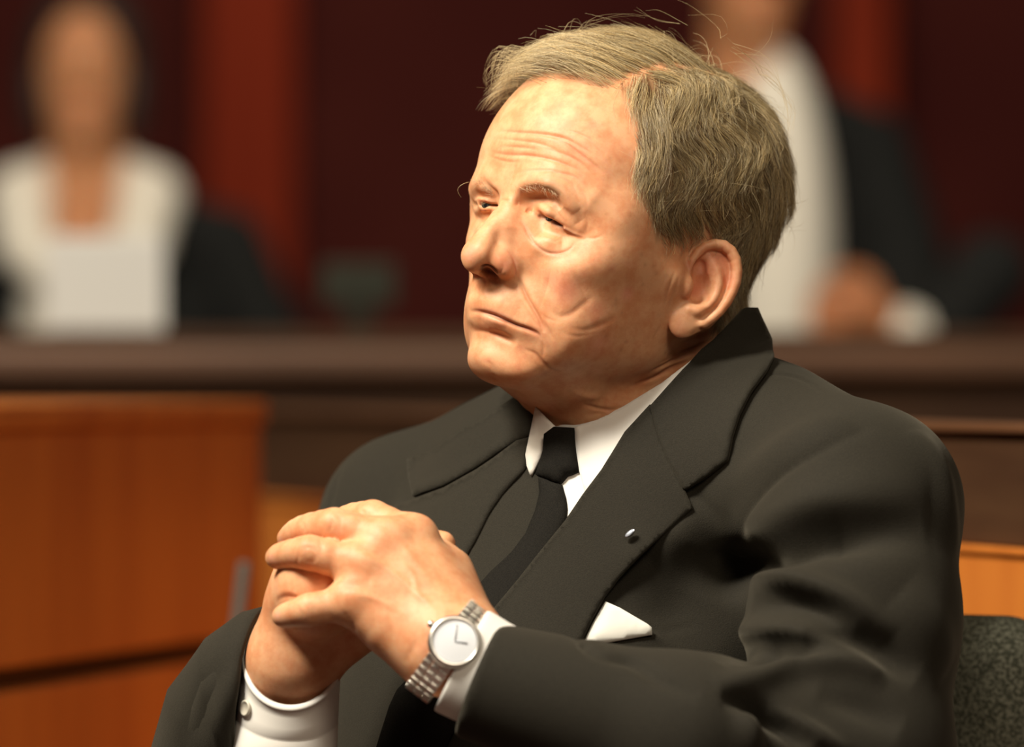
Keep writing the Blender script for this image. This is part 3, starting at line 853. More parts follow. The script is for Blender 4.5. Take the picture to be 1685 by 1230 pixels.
j.stroke(r4((60, 1090), (160, 1120), (230, 1170), (300, 1240)), 7, -14.4)
j.stroke(r4((120, 1110), (140, 1180), (170, 1260)), 7, 8.0)
j.stroke(r4((560, 800), (640, 900), (690, 1020)), 18, 6.4)
j.stroke(r4((330, 1080), (450, 1120), (560, 1180)), 10, -6.4)
j.stroke(r4((180, 1130), (330, 1200), (420, 1260)), 6, 8.0)
j.stroke(r4((20, 560), (-60, 640), (-140, 700)), 14, 6.4)
j.stroke(r4((110, 200), (270, 205), (350, 250)), 2.0, 1.4, 'c')                      # shoulder seam
j.stroke(r4((600, 350), (655, 430), (690, 560), (715, 700)), 10, 4.8)
j.refresh()
# far shoulder: seam of the sleeve head
j.stroke([(655, 681), (622, 698), (588, 727), (562, 768), (548, 812), (540, 850)], 3.0, 3.0, 'c')
j.stroke([(630, 880), (700, 860), (760, 820)], 14, -3)
# chest pocket and front drag lines
j.stroke([(960, 1062), (1010, 1053), (1072, 1040)], 2.0, 2.2, 'c', taper=False)
j.stroke([(1072, 1042), (1110, 1037), (1150, 1028)], 1.6, 1.0, 'c')
j.stroke([(890, 1035), (960, 1062), (1040, 1090), (1085, 1120), (1150, 1150)], 5, -4)
j.refresh()
jacket_o = None

# ------------------------------------------------------------------ the pieces, cut after the photograph
LAPEL_NEAR = [(1075, 674), (1033, 718), (995, 779), (964, 820), (935, 863), (893, 915), (858, 960), (815, 1012), (800, 1075), (850, 1110), (930, 1090), (958, 1061), (967, 1042), (977, 1022), (996, 988), (1021, 957), (1057, 920), (1094, 883), (1144, 838), (1136, 822), (1130, 809), (1105, 762), (1089, 724)]
COLLAR_NEAR = [(1215, 512), (1236, 514), (1262, 575), (1272, 600), (1262, 622), (1238, 655), (1221, 690), (1210, 726), (1203, 762), (1170, 786), (1130, 810), (1104, 763), (1088, 724), (1073, 676), (1133, 608), (1152, 582)]
COLLAR_FAR = [(868, 652), (848, 664), (798, 697), (761, 716), (718, 744), (678, 762), (681, 793), (688, 822), (736, 805), (789, 775), (817, 756), (854, 731), (880, 724), (884, 690), (890, 668)]
LAPEL_FAR = [(880, 722), (854, 729), (817, 757), (789, 776), (736, 806), (688, 824), (656, 835), (620, 880), (640, 960), (700, 1010), (735, 990), (756, 944), (786, 892), (807, 849), (829, 818), (847, 797), (868, 775), (876, 750)]
LEAF_NEAR = [(947, 706), (995, 690), (1033, 668), (1089, 634), (1146, 590), (1150, 600), (1085, 690), (1040, 735), (1000, 790), (966, 818), (956, 779), (951, 746)]
LEAF_FAR = [(886, 672), (876, 718), (869, 751), (871, 770), (877, 787), (886, 770), (896, 750), (903, 722), (921, 708), (903, 690)]
CHEST = [(924, 795), (940, 776), (958, 776), (972, 815), (940, 870), (920, 900), (900, 850)]
KNOT = [(918, 706), (950, 708), (952, 746), (957, 780), (937, 787), (927, 802), (887, 786), (900, 746), (902, 718)]
TIE_B = [(889, 785), (928, 801), (934, 822), (936, 840), (934, 865), (915, 910), (880, 980), (830, 1080), (780, 1180), (740, 1260), (640, 1260), (668, 1170), (710, 1080), (770, 990), (810, 945), (845, 912), (868, 881), (884, 843), (891, 815)]

# ------------------------------------------------------------------ the clasped hands
def hp(*a): return PX(*a)
LW = hp(752, 1068, -206)
LF = {  # left hand fingers: knuckle, middle joint, end joint, tip with radii
 'index': ([hp(684, 886, -170), hp(615, 855, -152), hp(573, 856, -126), hp(558, 872, -104)], [11.5, 10.2, 8.8, 7.4]),
 'middle': ([hp(640, 892, -180), hp(552, 868, -172), hp(500, 873, -152), hp(474, 886, -138)], [12, 10.2, 8.8, 6.8]),
 'ring': ([hp(600, 934, -188), hp(512, 911, -184), hp(472, 914, -167), hp(455, 918, -158)], [12.5, 9.6, 8.4, 6.8]),
 'pinky': ([hp(586, 988, -196), hp(512, 1005, -196), hp(482, 1011, -189), hp(465, 1015, -182)], [11.5, 8.8, 7.6, 6.5]),
}
def left_hand(P):
    d = None
    # palm: metacarpals from the wrist to each knuckle
    wr = [hp(768, 1040, -200), hp(755, 1052, -205), hp(738, 1072, -207), hp(722, 1090, -205)]
    for (k, (pts, rad)), w in zip(LF.items(), wr):
        m = cap(P, w, pts[0], 15.5, rad[0] + 0.5)
        d = m if d is None else smin(d, m, 16)
    # heel and thumb side
    d = smin(d, chain(P, [hp(770, 1030, -185), hp(735, 945, -160), hp(700, 900, -140)], [17, 17, 12]), 14)
    d = smin(d, chain(P, [hp(700, 1080, -195), hp(640, 1035, -196), hp(592, 1000, -194)], [15, 15, 11]), 14)
    d = smin(d, chain(P, [hp(735, 1065, -204), hp(830, 1115, -212), hp(1000, 1170, -215)], [24, 26, 32]), 18)
    dd = None
    for k, (pts, rad) in LF.items():
        f = chain(P, spline(pts, 10), np.interp(np.linspace(0, 3, 10), [0, 1, 2, 3], rad), 2.0)
        f = smin(f, sph(P, pts[1] + V3(-1, -1.5, 1.0), rad[1] - 0.6), 6)
        dd = f if dd is None else smin(dd, f, 1.2)
    d = smin(d, dd, 7)
    for k, (pts, rad) in LF.items(): d = smin(d, sph(P, pts[0] + V3(-1, -1.5, 1.2), rad[0] - 1.4), 10)   # knuckles
    return d
RF = {
 'index': ([hp(500, 905, -118), hp(560, 872, -112), hp(660, 885, -122), hp(728, 896, -146)], [10.5, 9.3, 9, 8.0]),
 'middle': ([hp(492, 935, -130), hp(560, 905, -138), hp(640, 915, -140), hp(690, 935, -146)], [11, 9.5, 8.6, 8]),
 'ring': ([hp(484, 968, -140), hp(560, 945, -152), hp(620, 955, -150), hp(660, 975, -148)], [11, 10, 8.6, 8]),
 'pinky': ([hp(478, 1000, -142), hp(530, 985, -158), hp(590, 1000, -156), hp(620, 1015, -150)], [10.5, 9, 8, 7.4]),
}
def right_hand(P):
    wr = [hp(470, 1075, -112), hp(473, 1082, -120), hp(476, 1090, -128), hp(482, 1095, -134)]
    d = None
    for (k, (pts, rad)), w in zip(RF.items(), wr):
        m = cap(P, w, pts[0], 16, rad[0] + 1)
        d = m if d is None else smin(d, m, 16)
    d = smin(d, chain(P, [hp(492, 1095, -128), hp(530, 1070, -130), hp(585, 1035, -132), hp(620, 990, -138)], [19, 19, 17, 13]), 14)
    d = smin(d, chain(P, [hp(478, 1090, -122), hp(472, 1160, -110), hp(440, 1300, -70)], [25, 27, 32]), 16)
    for k, (pts, rad) in RF.items(): d = smin(d, chain(P, pts, rad, 3), 5)
    d = smin(d, ell(P, hp(527, 966, -158), (27, 28, 32), rotm(0, 0.35, 0)), 12)
    return d
_v, _f = surface(left_hand, [PX(420, 0, -200)[0], -260, PX(0, 1240, -200)[2]], [PX(1010, 0, -200)[0], -70, PX(0, 800, -200)[2]], 2.4, 1)
LH = Clay(_v, _f, SK)
_v, _f = surface(right_hand, [PX(380, 0, -120)[0], -200, PX(0, 1330, -120)[2]], [PX(760, 0, -120)[0], -50, PX(0, 830, -120)[2]], 2.6, 1)
RH = Clay(_v, _f, SK)
def c8(*p): return [(420 + x / 4.956, 810 + y / 4.956) for x, y in p]
def c5(*p): return [(400 + x / 2.861, 800 + y / 2.861) for x, y in p]
g = LH
HC = (0.60, 0.26, 0.15)
# tendons, veins, hollows between the knuckles
g.stroke(c8((830, 440), (930, 470), (1060, 560)), 3.5, -1.2); g.stroke(c8((690, 760), (800, 760), (950, 760)), 4.0, -1.4)
g.stroke(c8((1010, 240), (1120, 330), (1230, 430)), 3.5, -1.2)
g.stroke(c8((900, 520), (1100, 640), (1330, 850), (1500, 1000)), 2.4, 0.9); g.stroke(c8((1080, 300), (1230, 480), (1450, 760)), 2.4, 0.8)
g.stroke(c8((780, 820), (1000, 880), (1250, 1010)), 2.2, 0.7); g.stroke(c8((1180, 560), (1290, 680), (1330, 830), (1440, 900)), 1.6, 0.6)
# creases over the joints
for a in [((400, 500), (430, 570), (475, 520)), ((385, 470), (440, 450), (500, 480)), ((445, 590), (480, 560), (500, 500)), ((340, 470), (350, 540), (340, 600)), ((520, 400), (540, 470), (530, 560)),
          ((380, 900), (430, 960), (450, 1040)), ((420, 890), (470, 950), (480, 1030)), ((350, 930), (380, 1000), (400, 1060)),
          ((600, 200), (630, 250), (600, 330)), ((660, 190), (700, 240), (690, 320)), ((360, 230), (400, 280), (390, 350)), ((850, 110), (880, 160), (870, 210))]:
    g.stroke(c8(*a), 0.9, 0.7, 'c', tint=HC, tr=1.1, ta=.2)
g.stroke(c8((760, 1060), (740, 1000), (790, 1100)), 1.5, 0.5, 'c')
g.stroke(c5((505, 640), (530, 690), (545, 740)), 1.6, 1.0, 'c'); g.stroke(c5((480, 650), (500, 690), (510, 720)), 1.2, .6, 'c')
g.stroke(c5((850, 690), (800, 770), (760, 840)), 2.2, 0.6, 'c')
# nails
for k, sg in (('middle', 1), ('ring', 1), ('pinky', 1)):
    pass
g.stroke(c8((690, 155), (800, 180), (900, 210), (1010, 245)), 1.2, 0.7, 'c', tint=HC, tr=1.6, ta=.4)
g.paint(c8((215, 400)), 3.0, (0.86, 0.50, 0.40), .5); g.paint(c8((130, 545)), 3.5, (0.84, 0.42, 0.32), .5); g.paint(c8((180, 1010)), 3.5, (0.84, 0.42, 0.32), .45)
for p, r, a in [((730, 280), 2.5, .4), ((1080, 660), 3.2, .45), ((1060, 800), 4, .3), ((1240, 370), 3, .3), ((1300, 870), 3, .3), ((960, 690), 4, .25), ((1380, 900), 2.2, .35), ((1470, 620), 2.0, .3), ((1100, 940), 2.2, .3), ((600, 300), 2, .2)]:
    g.paint(c8(p), r, (0.62, 0.33, 0.16), a)
random.seed(9)
for i in range(40): g.paint([(random.uniform(600, 760), random.uniform(860, 1090))], random.uniform(1, 2.6), (0.68, 0.36, 0.18), random.uniform(.15, .4))
for i in range(24): g.paint([(random.uniform(450, 720), random.uniform(840, 1080))], random.uniform(3, 6), (0.82, 0.36, 0.24), random.uniform(.05, .2))
g.refresh()
g = RH
g.stroke(c8((180, 880), (260, 850), (330, 860), (390, 885)), 1.2, 1.5, 'c', tint=HC, tr=1.4, ta=.3)
g.stroke(c8((180, 930), (260, 890), (350, 900)), 3, -1.2)
g.stroke(c5((150, 560), (190, 520), (250, 530)), 1.4, 0.8, 'c')
g.refresh()

def make_person(detail=True):
    # one body: head and neck, hidden trunk, both forearms with hands
    parts = [(head.V, head.F, head.C), (LH.V, LH.F, LH.C), (RH.V, RH.F, RH.C)]
    def trunk(P):
        d = ell(P, PX(1010, 1090, 85), (150, 95, 150), BM)
        d = smin(d, chain(P, [PX(1415, 850, -100), PX(1150, 790, 60), PX(720, 890, 150)], [38, 42, 38]), 40)
        d = smin(d, chain(P, [PX(1415, 850, -100), PX(1400, 1250, -172), PX(1000, 1190, -216), PX(900, 1140, -214)], [40, 42, 34, 28]), 12)
        d = smin(d, chain(P, [PX(700, 890, 150), PX(430, 1400, 20), PX(455, 1240, -90)], [38, 38, 26]), 12)
        n, q = neck_off(P, -3); d = smin(d, smax(n, (q[:, 2] + 0.9 * q[:, 1] + 95).astype(f32), 3), 25)
        return d
    tv, tf = surface(trunk, jlo, jhi, 8.0, 0)
    parts.append((tv, tf, np.tile(np.array(SK), (len(tv), 1))))
    V = []; F = []; C = []; o = 0
    for v, f, c in parts: V.append(v); F.append(f + o); C.append(c); o += len(v)
    return mesh_obj('person', np.vstack(V), np.vstack(F), SKIN, C=np.vstack(C))
person = make_person()
tag(person, 'grey-haired man in a dark suit and black tie with his hands clasped', 'person')
mesh_obj('hair', hv, hf, HAIR, person, C=hc) if 'hv' in globals() else None
jk = mesh_obj('jacket', jacket.V, jacket.F, JK, person)
put_panel('lapel', LAPEL_FAR, torso, 3.0, JK, jk, thick=3.0)
put_panel('collar', COLLAR_FAR, torso, 4.5, JK, jk, thick=3.0)
put_panel('lapel', LAPEL_NEAR, torso, 6.0, JK, jk, thick=3.0, liftf=lambda x, y: 4.0 * math.exp(-((x - 1060) ** 2 + (y - 930) ** 2) / 60.0 ** 2))
put_panel('collar', COLLAR_NEAR, guide, 6.0, JK, jk, thick=3.5)
_v, _f = surface(shirt_sdf, [-100, -200, -150], [230, 230, 80], 4.0, 1)
shirt = mesh_obj('shirt', _v, _f, SH, person)
put_panel('collar', LEAF_NEAR, guide, 2.5, SH, shirt, thick=1.6)
put_panel('collar', LEAF_FAR, guide, 3.0, SH, shirt, thick=1.6)
put_panel('shirt_front', CHEST, torso, 1.0, SH, shirt, thick=1.5)
put_panel('shirt_front', [(694, 1130), (703, 1140), (668, 1235), (650, 1235)], torso, 15.0, SH, shirt, thick=1.5)
tie = put_panel('necktie', TIE_B, torso, 3.0, TIE, person, thick=3.0, crown=3.0, liftf=lambda x, y: 13.0 * min(1.0, max(0.0, (y - 1085) / 60.0)))
put_panel('knot', KNOT, guide, 5.0, TIE, tie, thick=5.0, crown=5.0)

# ------------------------------------------------------------------ cuffs, far sleeve
def lerp(a, b, t): return a + (b - a) * t
# near cuff: a white band coming out of the sleeve
def P3(*a): return PX(*a).astype(float)
ax = np.array([0.88, -0.06, -0.47]); ax /= np.linalg.norm(ax)
c0 = P3(764, 1090, -209)
rings = [ring(c0 + ax * s, ax, (0.45, 0.2, 0.88), 33.5 + b, 28.5 + b) for s, b in ((-2, 0.6), (0, 0.9), (4, 0.7), (12, 0.2), (26, 0), (45, 0))]
V, F = tube_shell(rings, 1.6)
WCUFF = new_mat('cuff_white', (0.88, 0.90, 0.92), rough=0.8, spec=0.2)
mesh_obj('cuff', V, F, SH, shirt)
# far cuff: upright, with a button
fa = np.array([-0.10, 0.12, -0.98]); fa /= np.linalg.norm(fa)
c1_ = P3(482, 1080, -124)
tilt = np.array([-0.02, 0.42, 0.90]); tilt /= np.linalg.norm(tilt)
def far_ring(s, r, k=64):
    c = c1_ + fa * s; B = basis(fa, (1, 0, 0)); t = np.arange(k) * 2 * math.pi / k
    R = c + np.outer(np.cos(t) * r * 1.0, B[:, 0]) + np.outer(np.sin(t) * r * 0.86, B[:, 1])
    # the open end leans towards the camera
    w = max(0, 1 - s / 60.0)
    R[:, 2] += w * ((R - c) @ np.array([0.10, 1.05, 0]))
    return R
rings = [far_ring(s, r) for s, r in ((-0.8, 30.2), (0, 31.0), (1.2, 31.3), (3.2, 31.0), (4.2, 30.5), (12, 30.6), (24, 31.0), (36, 31.6), (37.5, 31.2), (39, 31.8), (60, 33), (95, 34))]
V, F = tube_shell(rings, 1.5)
mesh_obj('cuff', V, F, SH, shirt)
# far sleeve: loose tube, open end seen from the side
hem = []
def far_sleeve():
    k = 56; R = []
    cs = [P3(420, 1135, -100), P3(408, 1145, -97), P3(388, 1175, -90), P3(372, 1225, -75), P3(365, 1300, -50), P3(345, 1400, 0), P3(330, 1520, 60)]
    dirs = [(0.93, -0.30, -0.12), (0.90, -0.3, 0.05), (0.80, -0.28, 0.3), (0.6, -0.25, 0.6), (0.35, -0.2, 0.9), (.3, -.2, .9), (.3, -.2, .9)]
    ra = [52, 52, 51, 50, 50, 52, 54]; rb = [40, 42, 44, 46, 48, 50, 50]
    for c, d, a, b in zip(cs, dirs, ra, rb):
        R.append(ring(c, d, (-0.1, 0.05, 1.0) if d[2] < .5 else (-0.9, 0.1, 0.45), a, b, k))
    # round the lip
    lip = [R[0] + (R[0].mean(0) - R[0]) * 0.03 + np.array(dirs[0]) * 1.0]
    return tube_shell(lip + R, 3.0)
V, F = far_sleeve()
sl = Clay(*(lambda v, f: subdiv(v.astype(f32), f))(V, F))
sl.stroke([(360, 1090), (330, 1150), (300, 1230)], 8, 3)
sl.stroke([(395, 1090), (370, 1160), (350, 1230)], 6, -3)
mesh_obj('sleeve', sl.V, sl.F, JK, jk)

# ------------------------------------------------------------------ small things
def lathe(prof, c, axis, ref, k=48):
    B = basis(axis, ref); t = np.arange(k) * 2 * math.pi / k
    V = np.concatenate([np.array(c)[None] + np.outer(np.cos(t) * r, B[:, 0]) + np.outer(np.sin(t) * r, B[:, 1]) + B[:, 2][None] * z for r, z in prof]); F = []
    for i in range(len(prof) - 1):
        for j2 in range(k):
            a, b = i * k + j2, i * k + (j2 + 1) % k; F.append([a, b, b + k, a + k])
    V = np.vstack([V, np.array(c) + B[:, 2] * prof[0][1], np.array(c) + B[:, 2] * prof[-1][1]])
    n = len(V) - 2; m = (len(prof) - 1) * k
    for j2 in range(k): F.append([n, (j2 + 1) % k, j2, j2][:3]); F.append([n + 1, m + j2, m + (j2 + 1) % k])
    return V, F
def box(c, M, s, bev=0.0):
    """box with bevelled edges; M columns are its axes, s half sizes"""
    bm = bpy.data.meshes.new('tmp'); import bmesh
    b = bmesh.new(); bmesh.ops.create_cube(b, size=2.0)
    for v in b.verts: v.co = Vector((v.co.x * s[0], v.co.y * s[1], v.co.z * s[2]))
    if bev: bmesh.ops.bevel(b, geom=b.edges[:], offset=bev, segments=2, affect='EDGES', profile=0.6)
    V = np.array([list(v.co) for v in b.verts]); b.verts.index_update(); F = [[v.index for v in f.verts] for f in b.faces]; b.free(); bpy.data.meshes.remove(bm)
    return np.asarray(c, float) + V @ np.asarray(M, float).T, F
def empty(name, p):
    o = bpy.data.objects.new(name, None); col.objects.link(o); o.location = to_world(np.array([p]))[0]; o.empty_display_size = 0.02
    return o
def child(name, VF, mat, root, **kw):
    o = mesh_obj(name, VF[0] - root['_o'] if False else VF[0], VF[1], mat, None, **kw)
    o.parent = root; o.matrix_parent_inverse = root.matrix_world.inverted() if False else Matrix.Translation(-root.location)
    return o
STEEL = new_mat('brushed_steel', (0.86, 0.85, 0.80), rough=0.30, metal=1.0)
DIAL = new_mat('watch_dial', (0.86, 0.90, 0.95), rough=0.3)
INK = new_mat('watch_hands', (0.35, 0.38, 0.42), rough=0.4)
wax = np.array([0.80, -0.06, -0.60]); wax /= np.linalg.norm(wax)                 # along the wrist
wn = np.array([-0.30, -0.80, 0.50]); wn = wn - wax * (wn @ wax); wn /= np.linalg.norm(wn)   # out of the back of the wrist
wc_h = LH.hit(747, 1059)
wc = wc_h + wn * 3.0 if wc_h is not None else P3(742, 1061, -232)
wt = empty('wristwatch', wc)
tag(wt, 'silver wristwatch with a white dial and steel bracelet on the left wrist', 'watch')
child('case', lathe([(14.5, -4), (16.0, -2.5), (16.4, 0), (16.0, 2.0), (15.2, 3.2), (13.8, 3.6), (13.2, 3.0), (13.0, 2.2)], wc, wn, wax, 56), STEEL, wt)
child('dial', lathe([(13.1, 1.8), (13.1, 2.4), (12.6, 2.5)], wc, wn, wax, 56), DIAL, wt)
Bw = basis(wn, wax)
for ang, ln, wd in ((0.5, 7.5, 0.4), (2.1, 10.5, 0.28)):
    d = Bw[:, 0] * math.cos(ang) + Bw[:, 1] * math.sin(ang); e = np.cross(wn, d)
    child('watch_hand', box(wc + d * ln / 2 + wn * 2.8, np.stack([d, e, wn], 1), (ln / 2, wd, 0.15)), INK, wt)
child('crown', lathe([(1.6, 0), (2.2, 0.5), (2.2, 2.6), (1.6, 3.0)], wc - wax * 16.2, -wax, wn, 16), STEEL, wt)
# bracelet: rows of links going round the wrist
cw = wc - wn * 27.0; side = np.cross(wax, wn)
lv = []; lf = []
for i in range(34):
    a = math.radians(34 + i * (360 - 68) / 33.0)
    r_ = 29.0 if abs(math.degrees(a) - 180) > 40 else 28.5
    dn = wn * math.cos(a) + side * math.sin(a) ; tn = np.cross(wax, dn)
    rr = 1.0 / math.sqrt((math.cos(a) / 25.5) ** 2 + (math.sin(a) / 32.5) ** 2)
    for q_ in (-1, 0, 1):
        V, F = box(cw + dn * rr + wax * q_ * 5.7, np.stack([wax, tn, dn], 1), (2.7, 2.15, 1.1), 0.35)
        lf += [[k + sum(len(v) for v in lv) for k in f] for f in F]; lv.append(V)
child('bracelet', (np.vstack(lv), lf), STEEL, wt)
# pocket square
LIN = new_mat('linen_white', (0.84, 0.84, 0.77), rough=0.85, spec=0.2)
o = put_panel('pocket_square', [(997, 992), (1020, 1002), (1066, 1029), (1072, 1034), (1073, 1046), (1030, 1054), (985, 1062), (959, 1064), (975, 1030), (986, 1010)], torso, 2.5, LIN, None, thick=2.0, crown=2.0)
tag(o, 'folded white pocket square tucked in the breast pocket of the dark suit', 'pocket square')
# lapel pin
hpn = guide.hit(1051, 891); npn = np.array([-0.45, -0.80, 0.40])
h2 = torso.hit(1051, 891)
pc = (h2 if h2 is not None else hpn) + npn / np.linalg.norm(npn) * 12.5
PIN = new_mat('pin_enamel', (0.75, 0.82, 0.95), rough=0.15, metal=0.6); PINB = new_mat('pin_rim', (0.55, 0.55, 0.6), rough=0.2, metal=1.0)
pe = empty('lapel_pin', pc)
tag(pe, 'small silver and pale blue pin on the near lapel', 'lapel pin')
PM = basis(npn, (0.75, -0.1, 0.62))
V, F = lathe([(0.1, -2.5), (1.0, -2.5), (1.0, -0.6), (4.2, -0.5), (4.5, 0), (4.2, 0.5), (3.7, 0.6)], np.zeros(3), (0, 0, 1), (1, 0, 0), 28); V = V * np.array([0.9, 0.42, 1]) @ PM.T + pc; child('rim', (V, F), PINB, pe)
V, F = lathe([(3.7, 0.4), (3.6, 0.75), (2.0, 1.0)], np.zeros(3), (0, 0, 1), (1, 0, 0), 28); V = V * np.array([0.9, 0.42, 1]) @ PM.T + pc; child('enamel', (V, F), PIN, pe)
# cuff button
BT = new_mat('button_horn', (0.62, 0.58, 0.48), rough=0.35)
_R = far_ring(20, 31.4); _d = (_R - (c1_ + fa * 20)) @ np.array([-0.80, -0.60, 0]); bc = _R[int(np.argmax(_d))]
V, F = lathe([(4.6, -0.8), (5.0, 0.2), (4.8, 1.0), (3.8, 0.9), (3.4, 0.4)], bc + np.array([-0.8, -0.6, 0]) * 0.8, (-0.80, -0.60, 0.05), (0, 0, 1), 28)
mesh_obj('cuff_button', V, F, BT, shirt)

# ------------------------------------------------------------------ eyes
EYE = new_mat('eyeball', rough=0.12, spec=0.6)
at = N(EYE, 'ShaderNodeVertexColor'); at.layer_name = 'tint'; lk(EYE, at.outputs[0], EYE.node_tree.nodes['Principled BSDF'].inputs['Base Color'])
def eyeball(side_, look):
    r0 = 12.7
    if side_ > 0: c = warp(h2w(np.array([[31.0, 70.0, 22.0]])))[0] + HM[:, 1] * 0.5
    else:
        r0 = 5.0; c = PX(805, 338, -35.3).astype(float)
    k = 40; V = []; F = []
    u = np.linspace(0, math.pi, 33); lk_ = np.array(look, float); lk_ /= np.linalg.norm(lk_); B = basis(lk_, (0, 0, 1))
    C = []
    for a in u:
        for j_ in range(k):
            t = j_ * 2 * math.pi / k; r = r0 + r0 * 0.04 * math.exp(-(a / 0.42) ** 2)
            V.append(c + r * (B[:, 2] * math.cos(a) + math.sin(a) * (B[:, 0] * math.cos(t) + B[:, 1] * math.sin(t))))
            C.append((0.01, 0.01, 0.012) if a < 0.2 else ((0.06, 0.065, 0.05) if a < (0.46 if side_ > 0 else 0.72) else ((0.05, 0.05, 0.05) if a < 0.52 else (0.42, 0.31, 0.24))))
    for i in range(32):
        for j_ in range(k): F.append([i * k + j_, (i + 1) * k + j_, (i + 1) * k + (j_ + 1) % k, i * k + (j_ + 1) % k])
    return mesh_obj('eye', np.array(V), np.array(F), EYE, person, C=np.array(C))
eyeball(1, (-0.80, -0.58, -0.10))
eyeball(-1, (-0.45, -0.88, -0.02))
# eyebrow hairs and lashes
def bristles(name, lines, n, L, r, colr, sd, parent, up=(0, 0, 1)):
    rng = np.random.default_rng(sd); S = []
    for pts, dirn in lines:
        Ln = head.line(pts, 40)
        if Ln is None: continue
        for i in range(n):
            t = rng.uniform(0, 39); p = Ln[int(t)] + rng.normal(0, 1.0, 3) * 1.2
            loc, nor, _, _ = head.tree().find_nearest(Vector(p)); p = np.array(loc); nn = np.array(nor)
            d = np.array(dirn) + rng.normal(0, 0.35, 3); d = d - nn * (d @ nn) + nn * 0.25; d /= np.linalg.norm(d)
            l = L * rng.uniform(.6, 1.4); S.append(np.array([p + d * l * s + nn * (0.9 * math.sin(s * 3)) + np.array([0, 0, -0.10]) * l * s * s for s in np.linspace(0, 1, 5)]))
    S = np.array(S); K, M_, _ = S.shape
    Tn = np.gradient(S, axis=1); Tn /= np.linalg.norm(Tn, axis=2, keepdims=True) + 1e-9
    A = np.cross(Tn, np.array([.3, .9, .2])); A /= np.linalg.norm(A, axis=2, keepdims=True); Bb = np.cross(Tn, A)
    R = r * np.linspace(1, .3, M_)[None, :, None]
    rg = np.stack([S + R * (A * math.cos(a) + Bb * math.sin(a)) for a in (0, 2.094, 4.189)], 2).reshape(-1, 3)
    b = (np.arange(K)[:, None, None] * M_ + np.arange(M_ - 1)[None, :, None]) * 3; jj = np.arange(3)[None, None]; j2 = (jj + 1) % 3
    Fq = np.stack([b + jj, b + j2, b + 3 + j2, b + 3 + jj], -1).reshape(-1, 4)
    return mesh_obj(name, rg, Fq, HAIR, parent, C=np.tile(np.array(colr), (len(rg), 1)))
if 'HAIR' in globals():
    bristles('eyebrow', [(c2((600, 420), (700, 385), (800, 380), (900, 400), (1000, 450)), (0.7, -0.1, 0.25)), (c2((640, 400), (760, 360), (900, 385)), (0.8, -0.1, 0.1))], 30, 4.5, 0.08, (0.66, 0.50, 0.32), 3, person)
    bristles('eyebrow', [(c2((200, 250), (260, 320), (340, 390), (400, 440)), (-0.6, 0.1, 0.4))], 50, 4.5, 0.08, (0.62, 0.49, 0.32), 4, person)
    bristles('eyelashes', [(c2((830, 655), (900, 695), (1000, 742), (1060, 770)), (-0.3, -0.9, 0.1))], 12, 1.8, 0.07, (0.25, 0.17, 0.10), 5, person)
    bristles('eyelashes', [(c2((210, 545), (260, 530), (340, 530)), (-0.7, -0.3, 0.1))], 24, 3.2, 0.07, (0.45, 0.32, 0.18), 6, person)

# ------------------------------------------------------------------ the courtroom behind
import bmesh
def W(px, py, D): return Vector(((px - 842.5) * D / FPX, D, CZ - (py - 615.0) * D / FPX))
def wbox(name, c, s, mat, parent=None, bev=0.004, rz=0.0):
    b = bmesh.new(); bmesh.ops.create_cube(b, size=1.0)
    for v in b.verts: v.co = Vector((v.co.x * s[0], v.co.y * s[1], v.co.z * s[2]))
    if bev: bmesh.ops.bevel(b, geom=b.edges[:], offset=bev, segments=2, affect='EDGES', profile=0.6)
    M = Matrix.Translation(Vector(c)) @ Matrix.Rotation(rz, 4, 'Z'); b.transform(M)
    me = bpy.data.meshes.new(name); b.to_mesh(me); b.free(); me.materials.append(mat)
    o = bpy.data.objects.new(name, me); col.objects.link(o)
    if parent: o.parent = parent; o.matrix_parent_inverse = Matrix.Translation(-parent.location)
    return o
def wempty(name, loc): o = bpy.data.objects.new(name, None); col.objects.link(o); o.location = loc; o.empty_display_size = .05; return o
MAROON = new_mat('maroon_wall', rough=0.95, spec=0.03); noise_color(MAROON, (0.055, 0.012, 0.011), (0.075, 0.017, 0.014), 1.5, 3)
REDWOOD = new_mat('red_wood', rough=0.9, spec=0.03); noise_color(REDWOOD, (0.20, 0.026, 0.012), (0.26, 0.036, 0.016), 2.0, 4, stretch=(8, 8, 0.6))
DARKWOOD = new_mat('dark_wood', rough=0.65, spec=0.2); noise_color(DARKWOOD, (0.050, 0.022, 0.010), (0.075, 0.036, 0.016), 3, 5, stretch=(1, 1, 9))
RAILWOOD = new_mat('rail_wood', rough=0.4); noise_color(RAILWOOD, (0.12, 0.055, 0.025), (0.17, 0.08, 0.04), 3, 5, stretch=(1, 1, 9))
ORANGE = new_mat('cherry_wood', rough=0.42); noise_color(ORANGE, (0.52, 0.14, 0.022), (0.68, 0.22, 0.035), 2.2, 6, stretch=(5, 5, 0.7))
CARPET = new_mat('carpet', (0.10, 0.05, 0.04), rough=0.95)
GREYM = new_mat('grey_metal', (0.22, 0.24, 0.24), rough=0.4, metal=0.4)
DIMG = new_mat('dim_plastic', (0.09, 0.10, 0.085), rough=0.7)
DARKG = new_mat('dark_grey_plastic', (0.035, 0.038, 0.028), rough=0.8, spec=0.2)
BLACKC = new_mat('black_cloth', (0.012, 0.013, 0.013), rough=0.9, spec=0.15)
WHITEC = new_mat('white_cloth', (0.80, 0.78, 0.70), rough=0.85, spec=0.2)
PAPER = new_mat('paper', (0.86, 0.87, 0.84), rough=0.8)
HAIRD = new_mat('dark_hair', (0.02, 0.013, 0.01), rough=0.6)
def struct(o): o['kind'] = 'structure'; return o
struct(wbox('wall_back', (0, 12.1, 1.5), (12, 0.2, 3.6), MAROON, bev=0))
